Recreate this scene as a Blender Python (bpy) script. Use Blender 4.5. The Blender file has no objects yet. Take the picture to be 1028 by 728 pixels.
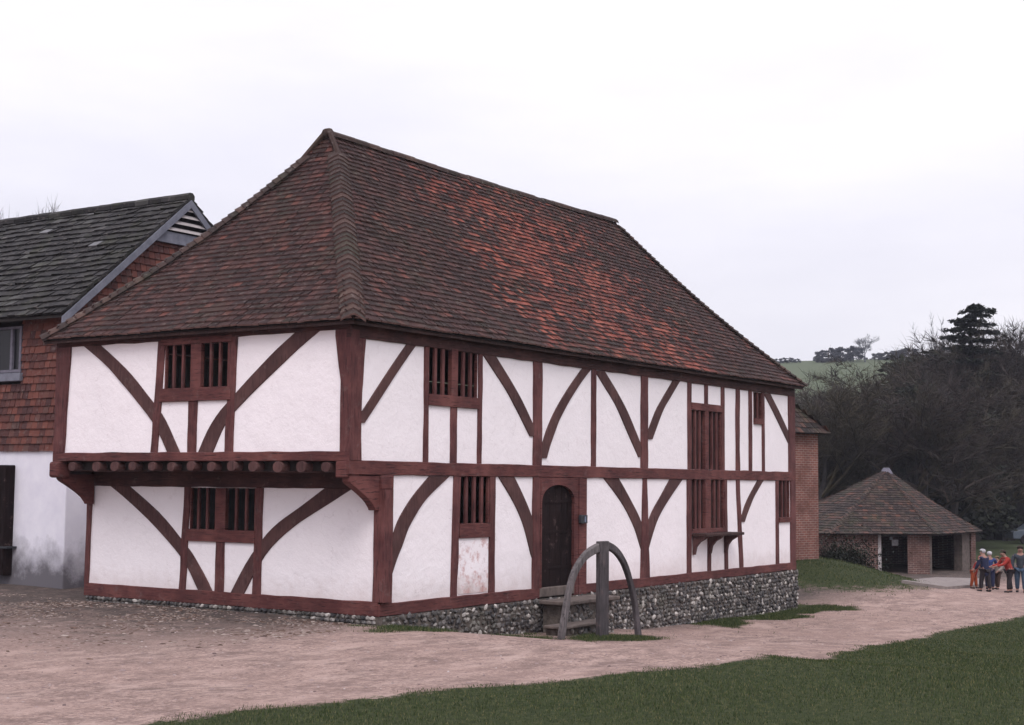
import bpy, math, random
import numpy as np
from mathutils import Vector, Matrix, noise
random.seed(7)
R = math.radians
scene = bpy.context.scene
col = scene.collection

# ------------------------------------------------------------------ camera
CAM = Vector((-18.5346, -15.4382, 2.2490)); YAW, PIT, ROL, FPX = 0.5851, 0.0812, 0.0086, 1476.58
Fv = Vector((math.cos(YAW)*math.cos(PIT), math.sin(YAW)*math.cos(PIT), math.sin(PIT)))
_r = Vector((math.sin(YAW), -math.cos(YAW), 0)); _u = _r.cross(Fv)
Rv = _r*math.cos(ROL) + _u*math.sin(ROL); Uv = -_r*math.sin(ROL) + _u*math.cos(ROL)
cam = bpy.data.objects.new('camera', bpy.data.cameras.new('camera')); col.objects.link(cam)
m = Matrix((Rv, Uv, -Fv)).transposed().to_4x4(); m.translation = CAM
cam.matrix_world = m
cam.data.sensor_width = 36; cam.data.lens = FPX/1028*36
cam.data.clip_start = .1; cam.data.clip_end = 4000
scene.camera = cam

# ------------------------------------------------------------------ light
SUN_EL, SUN_AZ = R(50), R(222)      # azimuth of the sun measured in the XY plane from +X
world = bpy.data.worlds.new('World'); scene.world = world; world.use_nodes = True
wn = world.node_tree; wn.nodes.clear()
def W(t, **k):
    n = wn.nodes.new(t)
    for a, b in k.items(): setattr(n, a, b)
    return n
sky = W('ShaderNodeTexSky', sky_type='NISHITA', sun_disc=False, sun_elevation=SUN_EL, sun_rotation=R(90)-SUN_AZ)
tc = W('ShaderNodeTexCoord'); sep = W('ShaderNodeSeparateXYZ'); wn.links.new(tc.outputs['Generated'], sep.inputs[0])
mp = W('ShaderNodeMapping'); mp.inputs['Scale'].default_value = (1, 1, 4.5); wn.links.new(tc.outputs['Generated'], mp.inputs[0])
nz = W('ShaderNodeTexNoise'); nz.inputs['Scale'].default_value = 2.2; nz.inputs['Detail'].default_value = 6; nz.inputs['Roughness'].default_value = .55
wn.links.new(mp.outputs[0], nz.inputs['Vector'])
cr = W('ShaderNodeValToRGB'); cr.color_ramp.elements[0].position = .3; cr.color_ramp.elements[1].position = .72
cr.color_ramp.elements[0].color = (.735, .715, .795, 1); cr.color_ramp.elements[1].color = (.90, .87, .925, 1)
wn.links.new(nz.outputs['Fac'], cr.inputs[0])
el = W('ShaderNodeMapRange'); el.inputs['From Min'].default_value = .0; el.inputs['From Max'].default_value = .9
el.inputs['To Min'].default_value = 8.0; el.inputs['To Max'].default_value = 17.0
wn.links.new(sep.outputs['Z'], el.inputs['Value'])
vm = W('ShaderNodeVectorMath', operation='SCALE'); wn.links.new(cr.outputs[0], vm.inputs[0]); wn.links.new(el.outputs[0], vm.inputs['Scale'])
mx = W('ShaderNodeMix', data_type='RGBA'); mx.inputs[0].default_value = .93
wn.links.new(sky.outputs[0], mx.inputs[6]); wn.links.new(vm.outputs[0], mx.inputs[7])
bg = W('ShaderNodeBackground'); bg.inputs[1].default_value = .1; wn.links.new(mx.outputs[2], bg.inputs[0])
wo = W('ShaderNodeOutputWorld'); wn.links.new(bg.outputs[0], wo.inputs[0])

sl = bpy.data.lights.new('sun', 'SUN'); sl.energy = 1.25; sl.angle = R(25); sl.color = (1, .955, .93)
so = bpy.data.objects.new('sun', sl); col.objects.link(so)
sd = Vector((math.cos(SUN_AZ)*math.cos(SUN_EL), math.sin(SUN_AZ)*math.cos(SUN_EL), math.sin(SUN_EL)))
so.rotation_euler = sd.to_track_quat('Z', 'Y').to_euler()
vs = scene.view_settings; vs.view_transform = 'Standard'; vs.look = 'None'; vs.exposure = 0.36; vs.gamma = 1; vs.use_curve_mapping = False

hm = bpy.data.materials.new('haze_air'); hm.use_nodes = True; hn = hm.node_tree; hn.nodes.clear()
pv_ = hn.nodes.new('ShaderNodeVolumePrincipled'); pv_.inputs['Color'].default_value = (.82, .86, 1, 1); pv_.inputs['Density'].default_value = .00032; pv_.inputs['Anisotropy'].default_value = .2
ho_ = hn.nodes.new('ShaderNodeOutputMaterial'); hn.links.new(pv_.outputs[0], ho_.inputs['Volume'])
def haze_box(x0, x1, y0, y1, z0, z1):
    me = bpy.data.meshes.new('haze'); v = [(x, y, z) for z in (z0, z1) for x, y in ((x0, y0), (x1, y0), (x1, y1), (x0, y1))]
    me.from_pydata(v, [], [(3, 2, 1, 0), (4, 5, 6, 7), (0, 1, 5, 4), (1, 2, 6, 5), (2, 3, 7, 6), (3, 0, 4, 7)]); me.materials.append(hm)
    o = bpy.data.objects.new('haze', me); col.objects.link(o); o['kind'] = 'stuff'; return o
haze_box(-1600, 1600, -1600, 1600, -4, 62)

# ------------------------------------------------------------------ helpers: pixels of the photo -> points on real planes
def ray(x, y): return Fv + Rv*((x-514)/FPX) - Uv*((y-364)/FPX)
def onY(x, y, Y=0.0):
    d = ray(x, y); return CAM + d*((Y-CAM.y)/d.y)
def onX(x, y, X=0.0):
    d = ray(x, y); return CAM + d*((X-CAM.x)/d.x)
def atD(x, y, D): return CAM + ray(x, y)*D

# ------------------------------------------------------------------ helpers: materials
def mat(name):
    mt = bpy.data.materials.new(name); mt.use_nodes = True
    return mt, mt.node_tree, mt.node_tree.nodes['Principled BSDF']
def nd(t, typ, **k):
    n = t.nodes.new(typ)
    for a, b in k.items(): setattr(n, a, b)
    return n
def coords(t, scale=(1, 1, 1), kind='Object', rot=(0, 0, 0)):
    c = nd(t, 'ShaderNodeTexCoord'); q = nd(t, 'ShaderNodeMapping'); q.inputs['Scale'].default_value = scale; q.inputs['Rotation'].default_value = rot
    t.links.new(c.outputs[kind], q.inputs[0]); return q.outputs[0]
def wcoords(t, scale=(1, 1, 1), rot=(0, 0, 0), loc=(0, 0, 0)):
    c = nd(t, 'ShaderNodeNewGeometry'); q = nd(t, 'ShaderNodeMapping'); q.inputs['Scale'].default_value = scale
    q.inputs['Rotation'].default_value = rot; q.inputs['Location'].default_value = loc
    t.links.new(c.outputs['Position'], q.inputs[0]); return q.outputs[0]
def noi(t, vec, scale, detail=5, rough=.6, out='Fac', dist=0):
    n = nd(t, 'ShaderNodeTexNoise'); n.inputs['Scale'].default_value = scale; n.inputs['Detail'].default_value = detail
    n.inputs['Roughness'].default_value = rough; n.inputs['Distortion'].default_value = dist
    if vec is not None: t.links.new(vec, n.inputs['Vector'])
    return n.outputs[out]
def ramp(t, fac, stops):
    r = nd(t, 'ShaderNodeValToRGB'); e = r.color_ramp.elements
    while len(e) < len(stops): e.new(.5)
    for q, (p, c) in zip(e, stops):
        q.position = p; q.color = (*c, 1) if len(c) == 3 else c
    t.links.new(fac, r.inputs[0]); return r.outputs[0]
def mixc(t, f, a, b, mode='MIX'):
    n = nd(t, 'ShaderNodeMix', data_type='RGBA', blend_type=mode)
    for s, v in ((0, f), (6, a), (7, b)):
        if isinstance(v, (int, float)): n.inputs[s].default_value = v
        elif isinstance(v, tuple): n.inputs[s].default_value = (*v, 1)
        else: t.links.new(v, n.inputs[s])
    return n.outputs[2]
def math_(t, op, a, b=None, clamp=False):
    n = nd(t, 'ShaderNodeMath', operation=op, use_clamp=clamp)
    for s, v in ((0, a), (1, b)):
        if v is None: continue
        if isinstance(v, (int, float)): n.inputs[s].default_value = v
        else: t.links.new(v, n.inputs[s])
    return n.outputs[0]
def mapr(t, v, a, b, c=0, d=1):
    n = nd(t, 'ShaderNodeMapRange'); n.inputs[1].default_value = a; n.inputs[2].default_value = b; n.inputs[3].default_value = c; n.inputs[4].default_value = d
    t.links.new(v, n.inputs[0]); return n.outputs[0]
def bump(t, p, h, strength=.4, dist=.02):
    b = nd(t, 'ShaderNodeBump'); b.inputs['Strength'].default_value = strength; b.inputs['Distance'].default_value = dist
    t.links.new(h, b.inputs['Height']); t.links.new(b.outputs[0], p.inputs['Normal'])
def simple(name, stops, scale=6, rough=.85, bumps=.3, bd=.01, stretch=(1, 1, 1), detail=6):
    mt, t, p = mat(name); v = coords(t, stretch)
    n = noi(t, v, scale, detail); t.links.new(ramp(t, n, stops), p.inputs['Base Color']); p.inputs['Roughness'].default_value = rough
    p.inputs['Specular IOR Level'].default_value = .25
    if bumps: bump(t, p, noi(t, v, scale*3, 4), bumps, bd)
    return mt
def island(t): return nd(t, 'ShaderNodeNewGeometry').outputs['Random Per Island']

M = {}
# red-oxide timber: worn paint, grain
def timber(name, dark, mid, light, vert=True):
    mt, t, p = mat(name)
    g = noi(t, coords(t, (9, 9, 1.2) if vert else (1.5, 1.5, 12)), 2.2, 8, .7)
    c = ramp(t, g, [(.28, dark), (.5, mid), (.75, light)])
    w = noi(t, coords(t), 1.3, 4, .6)
    c = mixc(t, ramp(t, w, [(.45, (0, 0, 0)), (.70, (.7, .7, .7))]), c, tuple(x*1.3 for x in light))
    w2 = noi(t, wcoords(t, (1, 1, 1), loc=(3, 8, 2)), 4.5, 7, .75)
    c = mixc(t, ramp(t, w2, [(.57, (0, 0, 0)), (.68, (.55, .55, .55))]), c, (.15, .10, .095))
    w3 = noi(t, wcoords(t, loc=(7, 1, 5)), 1.1, 4, .6)
    c = mixc(t, ramp(t, w3, [(.48, (0, 0, 0)), (.70, (.65, .65, .65))]), c, tuple(x*.6 for x in mid))
    f = noi(t, coords(t, (26, 26, 1.6) if vert else (1.6, 1.6, 26)), 2, 4, .6)
    c = mixc(t, ramp(t, f, [(.58, (0, 0, 0)), (.66, (.9, .9, .9))]), c, tuple(x*.55 for x in dark))
    t.links.new(c, p.inputs['Base Color']); p.inputs['Roughness'].default_value = .78; p.inputs['Specular IOR Level'].default_value = .25
    bump(t, p, g, .5, .012)
    return mt
M['timber'] = timber('red_oxide_timber', (.038, .014, .015), (.086, .028, .028), (.135, .052, .048))
M['timber_h'] = timber('red_oxide_beam', (.040, .014, .015), (.094, .029, .028), (.148, .055, .048), False)
M['timber_b'] = timber('brown_brace', (.042, .019, .019), (.070, .031, .030), (.10, .048, .044))
M['grey_wood'] = timber('weathered_wood', (.030, .026, .027), (.085, .075, .077), (.18, .16, .162))
M['grey_wood_dark'] = timber('dark_weathered_wood', (.024, .020, .022), (.055, .047, .051), (.10, .088, .094))
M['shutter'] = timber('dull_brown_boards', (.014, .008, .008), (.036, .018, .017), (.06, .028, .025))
M['shaded_beam'] = timber('red_oxide_beam_shaded', (.022, .010, .010), (.050, .020, .019), (.085, .036, .033), False)  # darker beam copy: shade under eaves and jetty put into the colour
M['door'] = timber('dark_door_boards', (.007, .004, .0045), (.012, .007, .0075), (.020, .012, .012))
M['door'].node_tree.nodes['Principled BSDF'].inputs['Specular IOR Level'].default_value = .08
def plaster(name, stain, base=(.87, .815, .84)):
    mt, t, p = mat(name)
    v = wcoords(t)
    n1 = noi(t, v, .9, 6, .65); n2 = noi(t, v, 5, 8, .7); n3 = noi(t, v, 14, 5, .7)
    c = ramp(t, n1, [(.3, tuple(x*.95 for x in base)), (.6, base)])
    vo = nd(t, 'ShaderNodeTexVoronoi', feature='DISTANCE_TO_EDGE'); vo.inputs['Scale'].default_value = 1.6
    wv_ = nd(t, 'ShaderNodeVectorMath', operation='ADD'); t.links.new(v, wv_.inputs[0]); sc_ = nd(t, 'ShaderNodeVectorMath', operation='SCALE'); sc_.inputs['Scale'].default_value = .35
    t.links.new(noi(t, v, 3, 4, .6, 'Color'), sc_.inputs[0]); t.links.new(sc_.outputs[0], wv_.inputs[1]); t.links.new(wv_.outputs[0], vo.inputs['Vector'])
    ck = math_(t, 'MULTIPLY', mapr(t, vo.outputs['Distance'], 0, .006, 1, 0), ramp(t, noi(t, v, 1.1, 2), [(.52, (0, 0, 0)), (.6, (.5, .5, .5))]))
    c = mixc(t, ck, c, (.40, .34, .34))
    k = math_(t, 'MULTIPLY', ramp(t, n2, [(.57, (0, 0, 0)), (.78, (1, 1, 1))]), stain)
    c = mixc(t, k, c, (.50, .40, .42))
    # splashed dirt low on the wall
    sp = nd(t, 'ShaderNodeSeparateXYZ'); t.links.new(nd(t, 'ShaderNodeNewGeometry').outputs['Position'], sp.inputs[0])
    z = math_(t, 'ADD', sp.outputs[2], mapr(t, n2, 0, 1, -.45, .45))
    c = mixc(t, mapr(t, z, .2, .62, .42 if stain < .9 else .9, 0), c, (.52, .42, .40))
    if stain > .9:
        c = mixc(t, ramp(t, noi(t, v, 3.0, 7, .75), [(.50, (0, 0, 0)), (.60, (.75, .75, .75))]), c, (.50, .27, .25))
        c = mixc(t, ramp(t, noi(t, v, 7, 5, .7), [(.66, (0, 0, 0)), (.71, (.7, .7, .7))]), c, (.16, .12, .14))
    t.links.new(c, p.inputs['Base Color']); p.inputs['Roughness'].default_value = .95; p.inputs['Specular IOR Level'].default_value = .1
    h = math_(t, 'ADD', math_(t, 'MULTIPLY', n1, 2.0), math_(t, 'MULTIPLY', n3, .35))
    bump(t, p, h, .35, .06)
    return mt
M['plaster'] = plaster('limewash_plaster', .30)
M['plaster_worn'] = plaster('worn_limewash', 1.0)
def wallvec(t, e):
    g_ = nd(t, 'ShaderNodeNewGeometry').outputs['Position']; d = nd(t, 'ShaderNodeVectorMath', operation='DOT_PRODUCT'); t.links.new(g_, d.inputs[0]); d.inputs[1].default_value = e
    sp = nd(t, 'ShaderNodeSeparateXYZ'); t.links.new(g_, sp.inputs[0]); c = nd(t, 'ShaderNodeCombineXYZ'); t.links.new(d.outputs['Value'], c.inputs[0]); t.links.new(sp.outputs[2], c.inputs[1]); return c.outputs[0]
def whitewash():
    mt, t, p = mat('whitewashed_brick')
    v = wcoords(t); n = noi(t, v, 1.4, 7, .7)
    br = nd(t, 'ShaderNodeTexBrick'); br.inputs['Scale'].default_value = 1; br.inputs['Brick Width'].default_value = .23; br.inputs['Row Height'].default_value = .075; br.inputs['Mortar Size'].default_value = .008
    t.links.new(wallvec(t, (0, 1, 0)), br.inputs['Vector'])
    c = ramp(t, noi(t, v, 3, 6), [(.3, (.66, .64, .72)), (.7, (.76, .74, .80))])
    sp = nd(t, 'ShaderNodeSeparateXYZ'); t.links.new(nd(t, 'ShaderNodeNewGeometry').outputs['Position'], sp.inputs[0])
    z = math_(t, 'ADD', sp.outputs[2], mapr(t, n, .2, .8, -.55, .55))
    c = mixc(t, mapr(t, z, .05, .95, 1, 0), c, (.13, .12, .135))
    t.links.new(c, p.inputs['Base Color']); p.inputs['Roughness'].default_value = .95
    bump(t, p, br.outputs['Fac'], -.4, .006); return mt
M['whitewash'] = whitewash()
# peg tiles: every tile its own shade, orange ones scattered over the middle of the long slope
def tiles(name, base, orange=False, moss=0.0, edge=None):
    mt, t, p = mat(name)
    rnd = island(t)
    c = ramp(t, rnd, base)
    if orange:
        v = wcoords(t, (1.0, 2.3, 2.3), rot=(R(0), R(-38), 0))
        n = noi(t, v, .62, 5, .72, dist=.6)
        sp = nd(t, 'ShaderNodeSeparateXYZ'); t.links.new(nd(t, 'ShaderNodeNewGeometry').outputs['Position'], sp.inputs[0])
        x, y, z = sp.outputs
        # patch of newer tiles: starts diagonally near x=5 and dies out before the far hip
        a = math_(t, 'ADD', x, math_(t, 'MULTIPLY', math_(t, 'SUBTRACT', z, 7), -.02))
        up = mapr(t, a, 4.5, 6.2, 0, 1)
        dn = mapr(t, math_(t, 'ADD', x, math_(t, 'MULTIPLY', math_(t, 'SUBTRACT', z, 5), .35)), 12.5, 16.8, 1, .12)
        k = math_(t, 'MULTIPLY', up, dn)
        k = math_(t, 'MULTIPLY', k, mapr(t, y, 4.6, 3.0, 0, 1))
        thr = math_(t, 'ADD', n, mapr(t, k, 0, 1, -.40, .045))
        thr = math_(t, 'ADD', thr, mapr(t, rnd, 0, 1, -.13, .13))
        f = ramp(t, thr, [(.45, (0, 0, 0)), (.61, (1, 1, 1))])
        rnd2 = math_(t, 'FRACT', math_(t, 'MULTIPLY', rnd, 37.7))
        oc = ramp(t, rnd2, [(0, (.060, .021, .019)), (.35, (.125, .034, .027)), (.75, (.20, .052, .037)), (1, (.26, .080, .056))])
        c = mixc(t, f, c, oc)
    n2 = noi(t, wcoords(t), 9, 5, .7)
    c = mixc(t, ramp(t, n2, [(.56, (0, 0, 0)), (.70, (.5, .5, .5))]), c, (.20, .17, .155))
    if moss:
        n3 = noi(t, wcoords(t), 1.1, 7, .7)
        c = mixc(t, ramp(t, n3, [(.5, (0, 0, 0)), (.68, (moss, moss, moss))]), c, (.05, .055, .028))
    t.links.new(c, p.inputs['Base Color']); p.inputs['Roughness'].default_value = .85; p.inputs['Specular IOR Level'].default_value = .2
    bump(t, p, noi(t, wcoords(t), 30, 4), .3, .006)
    return mt
brown = [(0, (.020, .011, .011)), (.35, (.031, .016, .016)), (.75, (.048, .022, .021)), (.95, (.070, .028, .024)), (1, (.11, .038, .030))]
M['tile'] = tiles('peg_tile', brown, True, .2)
M['tile_edge'] = simple('tile_edge_lichen_lit', [(.3, (.10, .055, .050)), (.7, (.26, .165, .150))], 7, bumps=.2)  # butt edges: pinkish lichen, paled further as if catching the light
M['bonnet'] = tiles('bonnet_tile', [(0, (.022, .015, .014)), (.6, (.044, .026, .023)), (1, (.080, .045, .037))], False, .3)
M['deck'] = simple('roof_underlay', [(.3, (.012, .009, .009)), (.7, (.025, .018, .017))], 3, bumps=0)
M['hung'] = tiles('hung_tile', [(0, (.06, .028, .028)), (.4, (.105, .040, .034)), (.75, (.155, .056, .043)), (1, (.075, .045, .042))])
M['slate'] = tiles('old_stone_tile', [(0, (.013, .012, .013)), (.5, (.022, .020, .021)), (.93, (.036, .034, .035)), (.985, (.06, .058, .058)), (1, (.24, .24, .26))], False, .4)
M['hut_tile'] = tiles('mossy_hut_tile', [(0, (.015, .012, .012)), (.5, (.034, .022, .020)), (.85, (.056, .034, .029)), (1, (.10, .044, .032))], False, .4)
def brick(name, c1, c2, mortar, e):
    mt, t, p = mat(name)
    br = nd(t, 'ShaderNodeTexBrick'); br.inputs['Scale'].default_value = 1; br.inputs['Brick Width'].default_value = .23; br.inputs['Row Height'].default_value = .078
    br.inputs['Mortar Size'].default_value = .009; br.inputs['Color1'].default_value = (*c1, 1); br.inputs['Color2'].default_value = (*c2, 1); br.inputs['Mortar'].default_value = (*mortar, 1)
    t.links.new(wallvec(t, e), br.inputs['Vector'])
    n = noi(t, wcoords(t), 1.2, 6, .7)
    c = mixc(t, ramp(t, n, [(.35, (.85, .85, .85)), (.6, (0, 0, 0))]), br.outputs['Color'], tuple(x*.45 for x in c1))
    t.links.new(c, p.inputs['Base Color']); p.inputs['Roughness'].default_value = .9; bump(t, p, br.outputs['Fac'], -.5, .008)
    return mt
M['brick_y'] = brick('red_brick', (.20, .068, .048), (.14, .052, .042), (.27, .21, .19), (-.95, .31, 0))
M['brick_h'] = brick('worn_brick', (.155, .070, .056), (.095, .050, .046), (.28, .22, .20), (.552, -.834, 0))
M['bluewood'] = simple('blue_grey_paint', [(.3, (.11, .115, .145)), (.7, (.19, .195, .235))], 5, stretch=(1, 1, 1))
M['louvre'] = simple('bleached_slat', [(.3, (.30, .27, .27)), (.7, (.46, .42, .42))], 8)
M['black'] = simple('dark_inside', [(.3, (.006, .005, .006)), (.7, (.012, .010, .011))], 3, bumps=0)
M['whitepaint'] = simple('white_frame_paint', [(.3, (.10, .095, .12)), (.7, (.17, .16, .20))], 6)
M['ochre'] = simple('ochre_carving', [(.3, (.12, .06, .03)), (.7, (.30, .16, .08))], 7)
M['stone'] = simple('worn_step_stone', [(.3, (.07, .055, .05)), (.55, (.13, .104, .094)), (.8, (.20, .162, .145))], 5, bd=.02)
M['mortar'] = simple('dark_mortar', [(.3, (.055, .045, .040)), (.7, (.15, .125, .11))], 8, bumps=.6, bd=.03)
M['iron'] = simple('dark_iron', [(.3, (.02, .02, .024)), (.7, (.05, .055, .065))], 8, rough=.5)
M['label'] = simple('pale_label', [(.3, (.10, .12, .17)), (.7, (.22, .25, .34))], 20, bumps=0)
def flintmat():
    mt, t, p = mat('knapped_flint')
    c = ramp(t, island(t), [(0, (.016, .015, .017)), (.42, (.045, .040, .042)), (.66, (.095, .085, .080)), (.86, (.20, .18, .17)), (1, (.50, .46, .43))])
    n = noi(t, wcoords(t), 13, 5, .7)
    c = mixc(t, ramp(t, n, [(.55, (0, 0, 0)), (.64, (.5, .5, .5))]), c, (.26, .24, .235))
    c = mixc(t, ramp(t, noi(t, wcoords(t), 1.5, 5), [(.5, (0, 0, 0)), (.75, (.6, .6, .6))]), c, (.10, .095, .07))
    t.links.new(c, p.inputs['Base Color']); p.inputs['Roughness'].default_value = .55
    bump(t, p, n, .4, .01); return mt
M['flint'] = flintmat()
def glassm():
    mt, t, p = mat('dark_pane'); p.inputs['Base Color'].default_value = (.012, .012, .015, 1); p.inputs['Roughness'].default_value = .3; p.inputs['Specular IOR Level'].default_value = .3; return mt
M['pane'] = glassm()
def leaf(name, stops):
    mt, t, p = mat(name); t.links.new(ramp(t, island(t), stops), p.inputs['Base Color']); p.inputs['Roughness'].default_value = .8; p.inputs['Specular IOR Level'].default_value = .15
    return mt
M['bark'] = simple('bark', [(.3, (.018, .016, .017)), (.7, (.045, .038, .037))], 4, stretch=(4, 4, 1))
M['twig'] = leaf('winter_twigs', [(0, (.018, .015, .016)), (.5, (.036, .028, .026)), (1, (.062, .046, .038))])
M['twig_olive'] = leaf('olive_twigs', [(0, (.020, .018, .015)), (.5, (.042, .035, .025)), (1, (.070, .057, .037))])
M['twig_far'] = leaf('far_twigs', [(0, (.04, .045, .06)), (1, (.075, .08, .10))])  # bluish grey: haze over distant trees put into the twig colour
M['ever'] = leaf('evergreen_leaves', [(0, (.011, .013, .011)), (.5, (.021, .024, .018)), (1, (.038, .042, .028))])
M['grass'] = leaf('grass_blades', [(0, (.020, .032, .012)), (.45, (.038, .056, .020)), (.8, (.070, .088, .032)), (1, (.17, .15, .075))])
M['dead'] = leaf('dead_leaves', [(0, (.05, .03, .025)), (.5, (.14, .09, .07)), (1, (.36, .30, .27))])
M['pebble'] = leaf('loose_stones', [(0, (.12, .085, .085)), (.4, (.22, .16, .155)), (.8, (.30, .23, .22)), (1, (.42, .36, .35))])
def cloth(n, c): M[n] = simple(n, [(.3, tuple(x*.45 for x in c)), (.7, tuple(x*.75 for x in c))], 9, bumps=.3)
for n, c in (('red_cloth', (.42, .045, .035)), ('orange_cloth', (.46, .10, .04)), ('navy_cloth', (.028, .034, .085)), ('blue_cloth', (.04, .075, .24)),
             ('dark_trousers', (.035, .028, .034)), ('brown_trousers', (.085, .05, .04)), ('cream_cloth', (.42, .36, .33)), ('white_cloth', (.6, .58, .62)),
             ('denim_cloth', (.075, .12, .19)), ('skin_tone', (.45, .26, .21)), ('brown_hair', (.045, .028, .02)), ('boot_rubber', (.03, .025, .03)), ('grey_cloth', (.06, .07, .09)), ('fair_hair', (.22, .15, .09))): cloth(n, c)

# ------------------------------------------------------------------ helpers: meshes and objects
class MB:
    def __init__(s): s.v = []; s.f = []; s.m = []
    def add(s, vs, fs, mi=0):
        b = len(s.v); s.v += [tuple(q) for q in vs]
        for f in fs: s.f.append(tuple(b+i for i in f)); s.m.append(mi)
    def hexa(s, p, mi=0):   # p: 4 back, 4 front, both loops in the same sense
        s.add(p, [(3, 2, 1, 0), (4, 5, 6, 7), (0, 1, 5, 4), (1, 2, 6, 5), (2, 3, 7, 6), (3, 0, 4, 7)], mi)
    def box(s, x0, x1, y0, y1, z0, z1, mi=0):
        s.hexa([(x0, y0, z0), (x1, y0, z0), (x1, y1, z0), (x0, y1, z0), (x0, y0, z1), (x1, y0, z1), (x1, y1, z1), (x0, y1, z1)], mi)
    def tube(s, pts, rad, n=8, mi=0, cap=True):
        rings = []; b = len(s.v); up = Vector((0, 0, 1))
        pts = [Vector(q) for q in pts]
        for i, q in enumerate(pts):
            d = (pts[min(i+1, len(pts)-1)]-pts[max(i-1, 0)]).normalized()
            a = d.cross(Vector((.31, .87, .12))).normalized(); c = d.cross(a)
            for k in range(n):
                an = 2*math.pi*k/n; s.v.append(tuple(q+(a*math.cos(an)+c*math.sin(an))*rad[i]))
        for i in range(len(pts)-1):
            for k in range(n):
                s.f.append((b+i*n+k, b+i*n+(k+1) % n, b+(i+1)*n+(k+1) % n, b+(i+1)*n+k)); s.m.append(mi)
        if cap:
            s.f.append(tuple(b+k for k in range(n))[::-1]); s.m.append(mi)
            e = b+(len(pts)-1)*n; s.f.append(tuple(e+k for k in range(n))); s.m.append(mi)
    def build(s, name, mats, parent=None, bevel=0, smooth=False, fix=True):
        o0 = Vector(parent.matrix_world.translation) if parent else Vector((0, 0, 0))
        if parent and parent.parent: o0 = Vector(parent.location)+Vector(parent.parent.location)
        elif parent: o0 = Vector(parent.location)
        me = bpy.data.meshes.new(name)
        me.from_pydata([(x-o0.x, y-o0.y, z-o0.z) for x, y, z in s.v], [], s.f)
        if not isinstance(mats, (list, tuple)): mats = [mats]
        for q in mats: me.materials.append(q)
        if len(mats) > 1: me.polygons.foreach_set('material_index', s.m)
        if fix:
            import bmesh
            bm = bmesh.new(); bm.from_mesh(me); bmesh.ops.recalc_face_normals(bm, faces=bm.faces); bm.to_mesh(me); bm.free()
        if smooth: me.polygons.foreach_set('use_smooth', [True]*len(me.polygons))
        o = bpy.data.objects.new(name, me); col.objects.link(o)
        if parent: o.parent = parent
        if bevel:
            b = o.modifiers.new('bevel', 'BEVEL'); b.width = bevel; b.segments = 2; b.limit_method = 'ANGLE'
        return o
def tag(o, label=None, cat=None, group=None, kind=None):
    for k, v in (('label', label), ('category', cat), ('group', group), ('kind', kind)):
        if v: o[k] = v
    return o
def thing(name, loc, label, cat, group=None):
    o = bpy.data.objects.new(name, None); o.location = loc; o.empty_display_size = .3; col.objects.link(o)
    return tag(o, label, cat, group)
def jit(a): return random.uniform(-a, a)

# ------------------------------------------------------------------ terrain
_gx = ([-60, 0, .8, 1.4, 2.2, 4.4, 6.5, 9.8, 12.6, 18.6, 40, 60, 2000], [-.08, -.08, -.14, -.34, -.44, -.57, -.68, -.88, -.97, -1.06, -1.38, -1.5, -1.5])
BANK = (29.6, 4.6)
def sstep(t): t = np.clip(t, 0, 1); return t*t*(3-2*t)
def G(x, y):
    x = np.asarray(x, float); y = np.asarray(y, float)
    h = np.interp(x, *_gx)
    h = np.where(y > 1.0, np.interp(np.where(x < 19, x*np.clip((2-y), 0, 1), x), *_gx), h)      # level behind the corner
    s = np.maximum(0, -(x*.83+y*.55)); h = h+.0008*np.minimum(s, 40)**2
    # grassy bank by the brick building
    dx = x-BANK[0]; dy = y-BANK[1]
    a = (dx*.80+dy*.6); b = (-dx*.6+dy*.80)
    h = h+1.0*np.exp(-(a/6.5)**2-(b/3.6)**2)
    s = x*.97+y*.25
    h = h+37*sstep((s-86)/295)+1.2*np.sin(x*.013+1)*sstep((s-150)/200)
    h = h+.02*np.sin(x*1.7+.4*y)*np.sin(y*1.3-.5*x)*sstep((np.abs(x)+np.abs(y)-3)/6)
    return h
def g(x, y): return float(G(x, y))
def gpt(px, py):
    d = ray(px, py); t = 5.0
    while t < 900:
        p = CAM+d*t
        if p.z < g(p.x, p.y): break
        t *= 1.004
    return p
lawn_px = [(100, 735), (150, 727), (300, 708), (400, 698), (500, 689), (580, 682), (650, 674), (760, 661), (870, 649), (950, 634), (1028, 618), (1120, 600)]
lawn = [gpt(*q) for q in lawn_px]
lawn = np.array([(p.x, p.y) for p in lawn])
d0 = (lawn[0]-lawn[1])/np.linalg.norm(lawn[0]-lawn[1]); lawn = np.vstack([lawn[0]+d0*40, lawn, lawn[-1]+(lawn[-1]-lawn[-2])/np.linalg.norm(lawn[-1]-lawn[-2])*60])
def sdist(x, y):        # signed distance to the lawn's edge, positive on the camera's side
    best = np.full(x.shape, 1e9); sg = np.zeros(x.shape)
    for a, b in zip(lawn[:-1], lawn[1:]):
        e = b-a; L2 = e@e; t = np.clip(((x-a[0])*e[0]+(y-a[1])*e[1])/L2, 0, 1)
        dx = x-(a[0]+t*e[0]); dy = y-(a[1]+t*e[1]); d = np.hypot(dx, dy)
        c = -(e[0]*dy-e[1]*dx)
        sg = np.where(d < best, np.sign(c), sg); best = np.minimum(best, d)
    return best*sg
FX = onY(603, 631, -1.45).x
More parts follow.
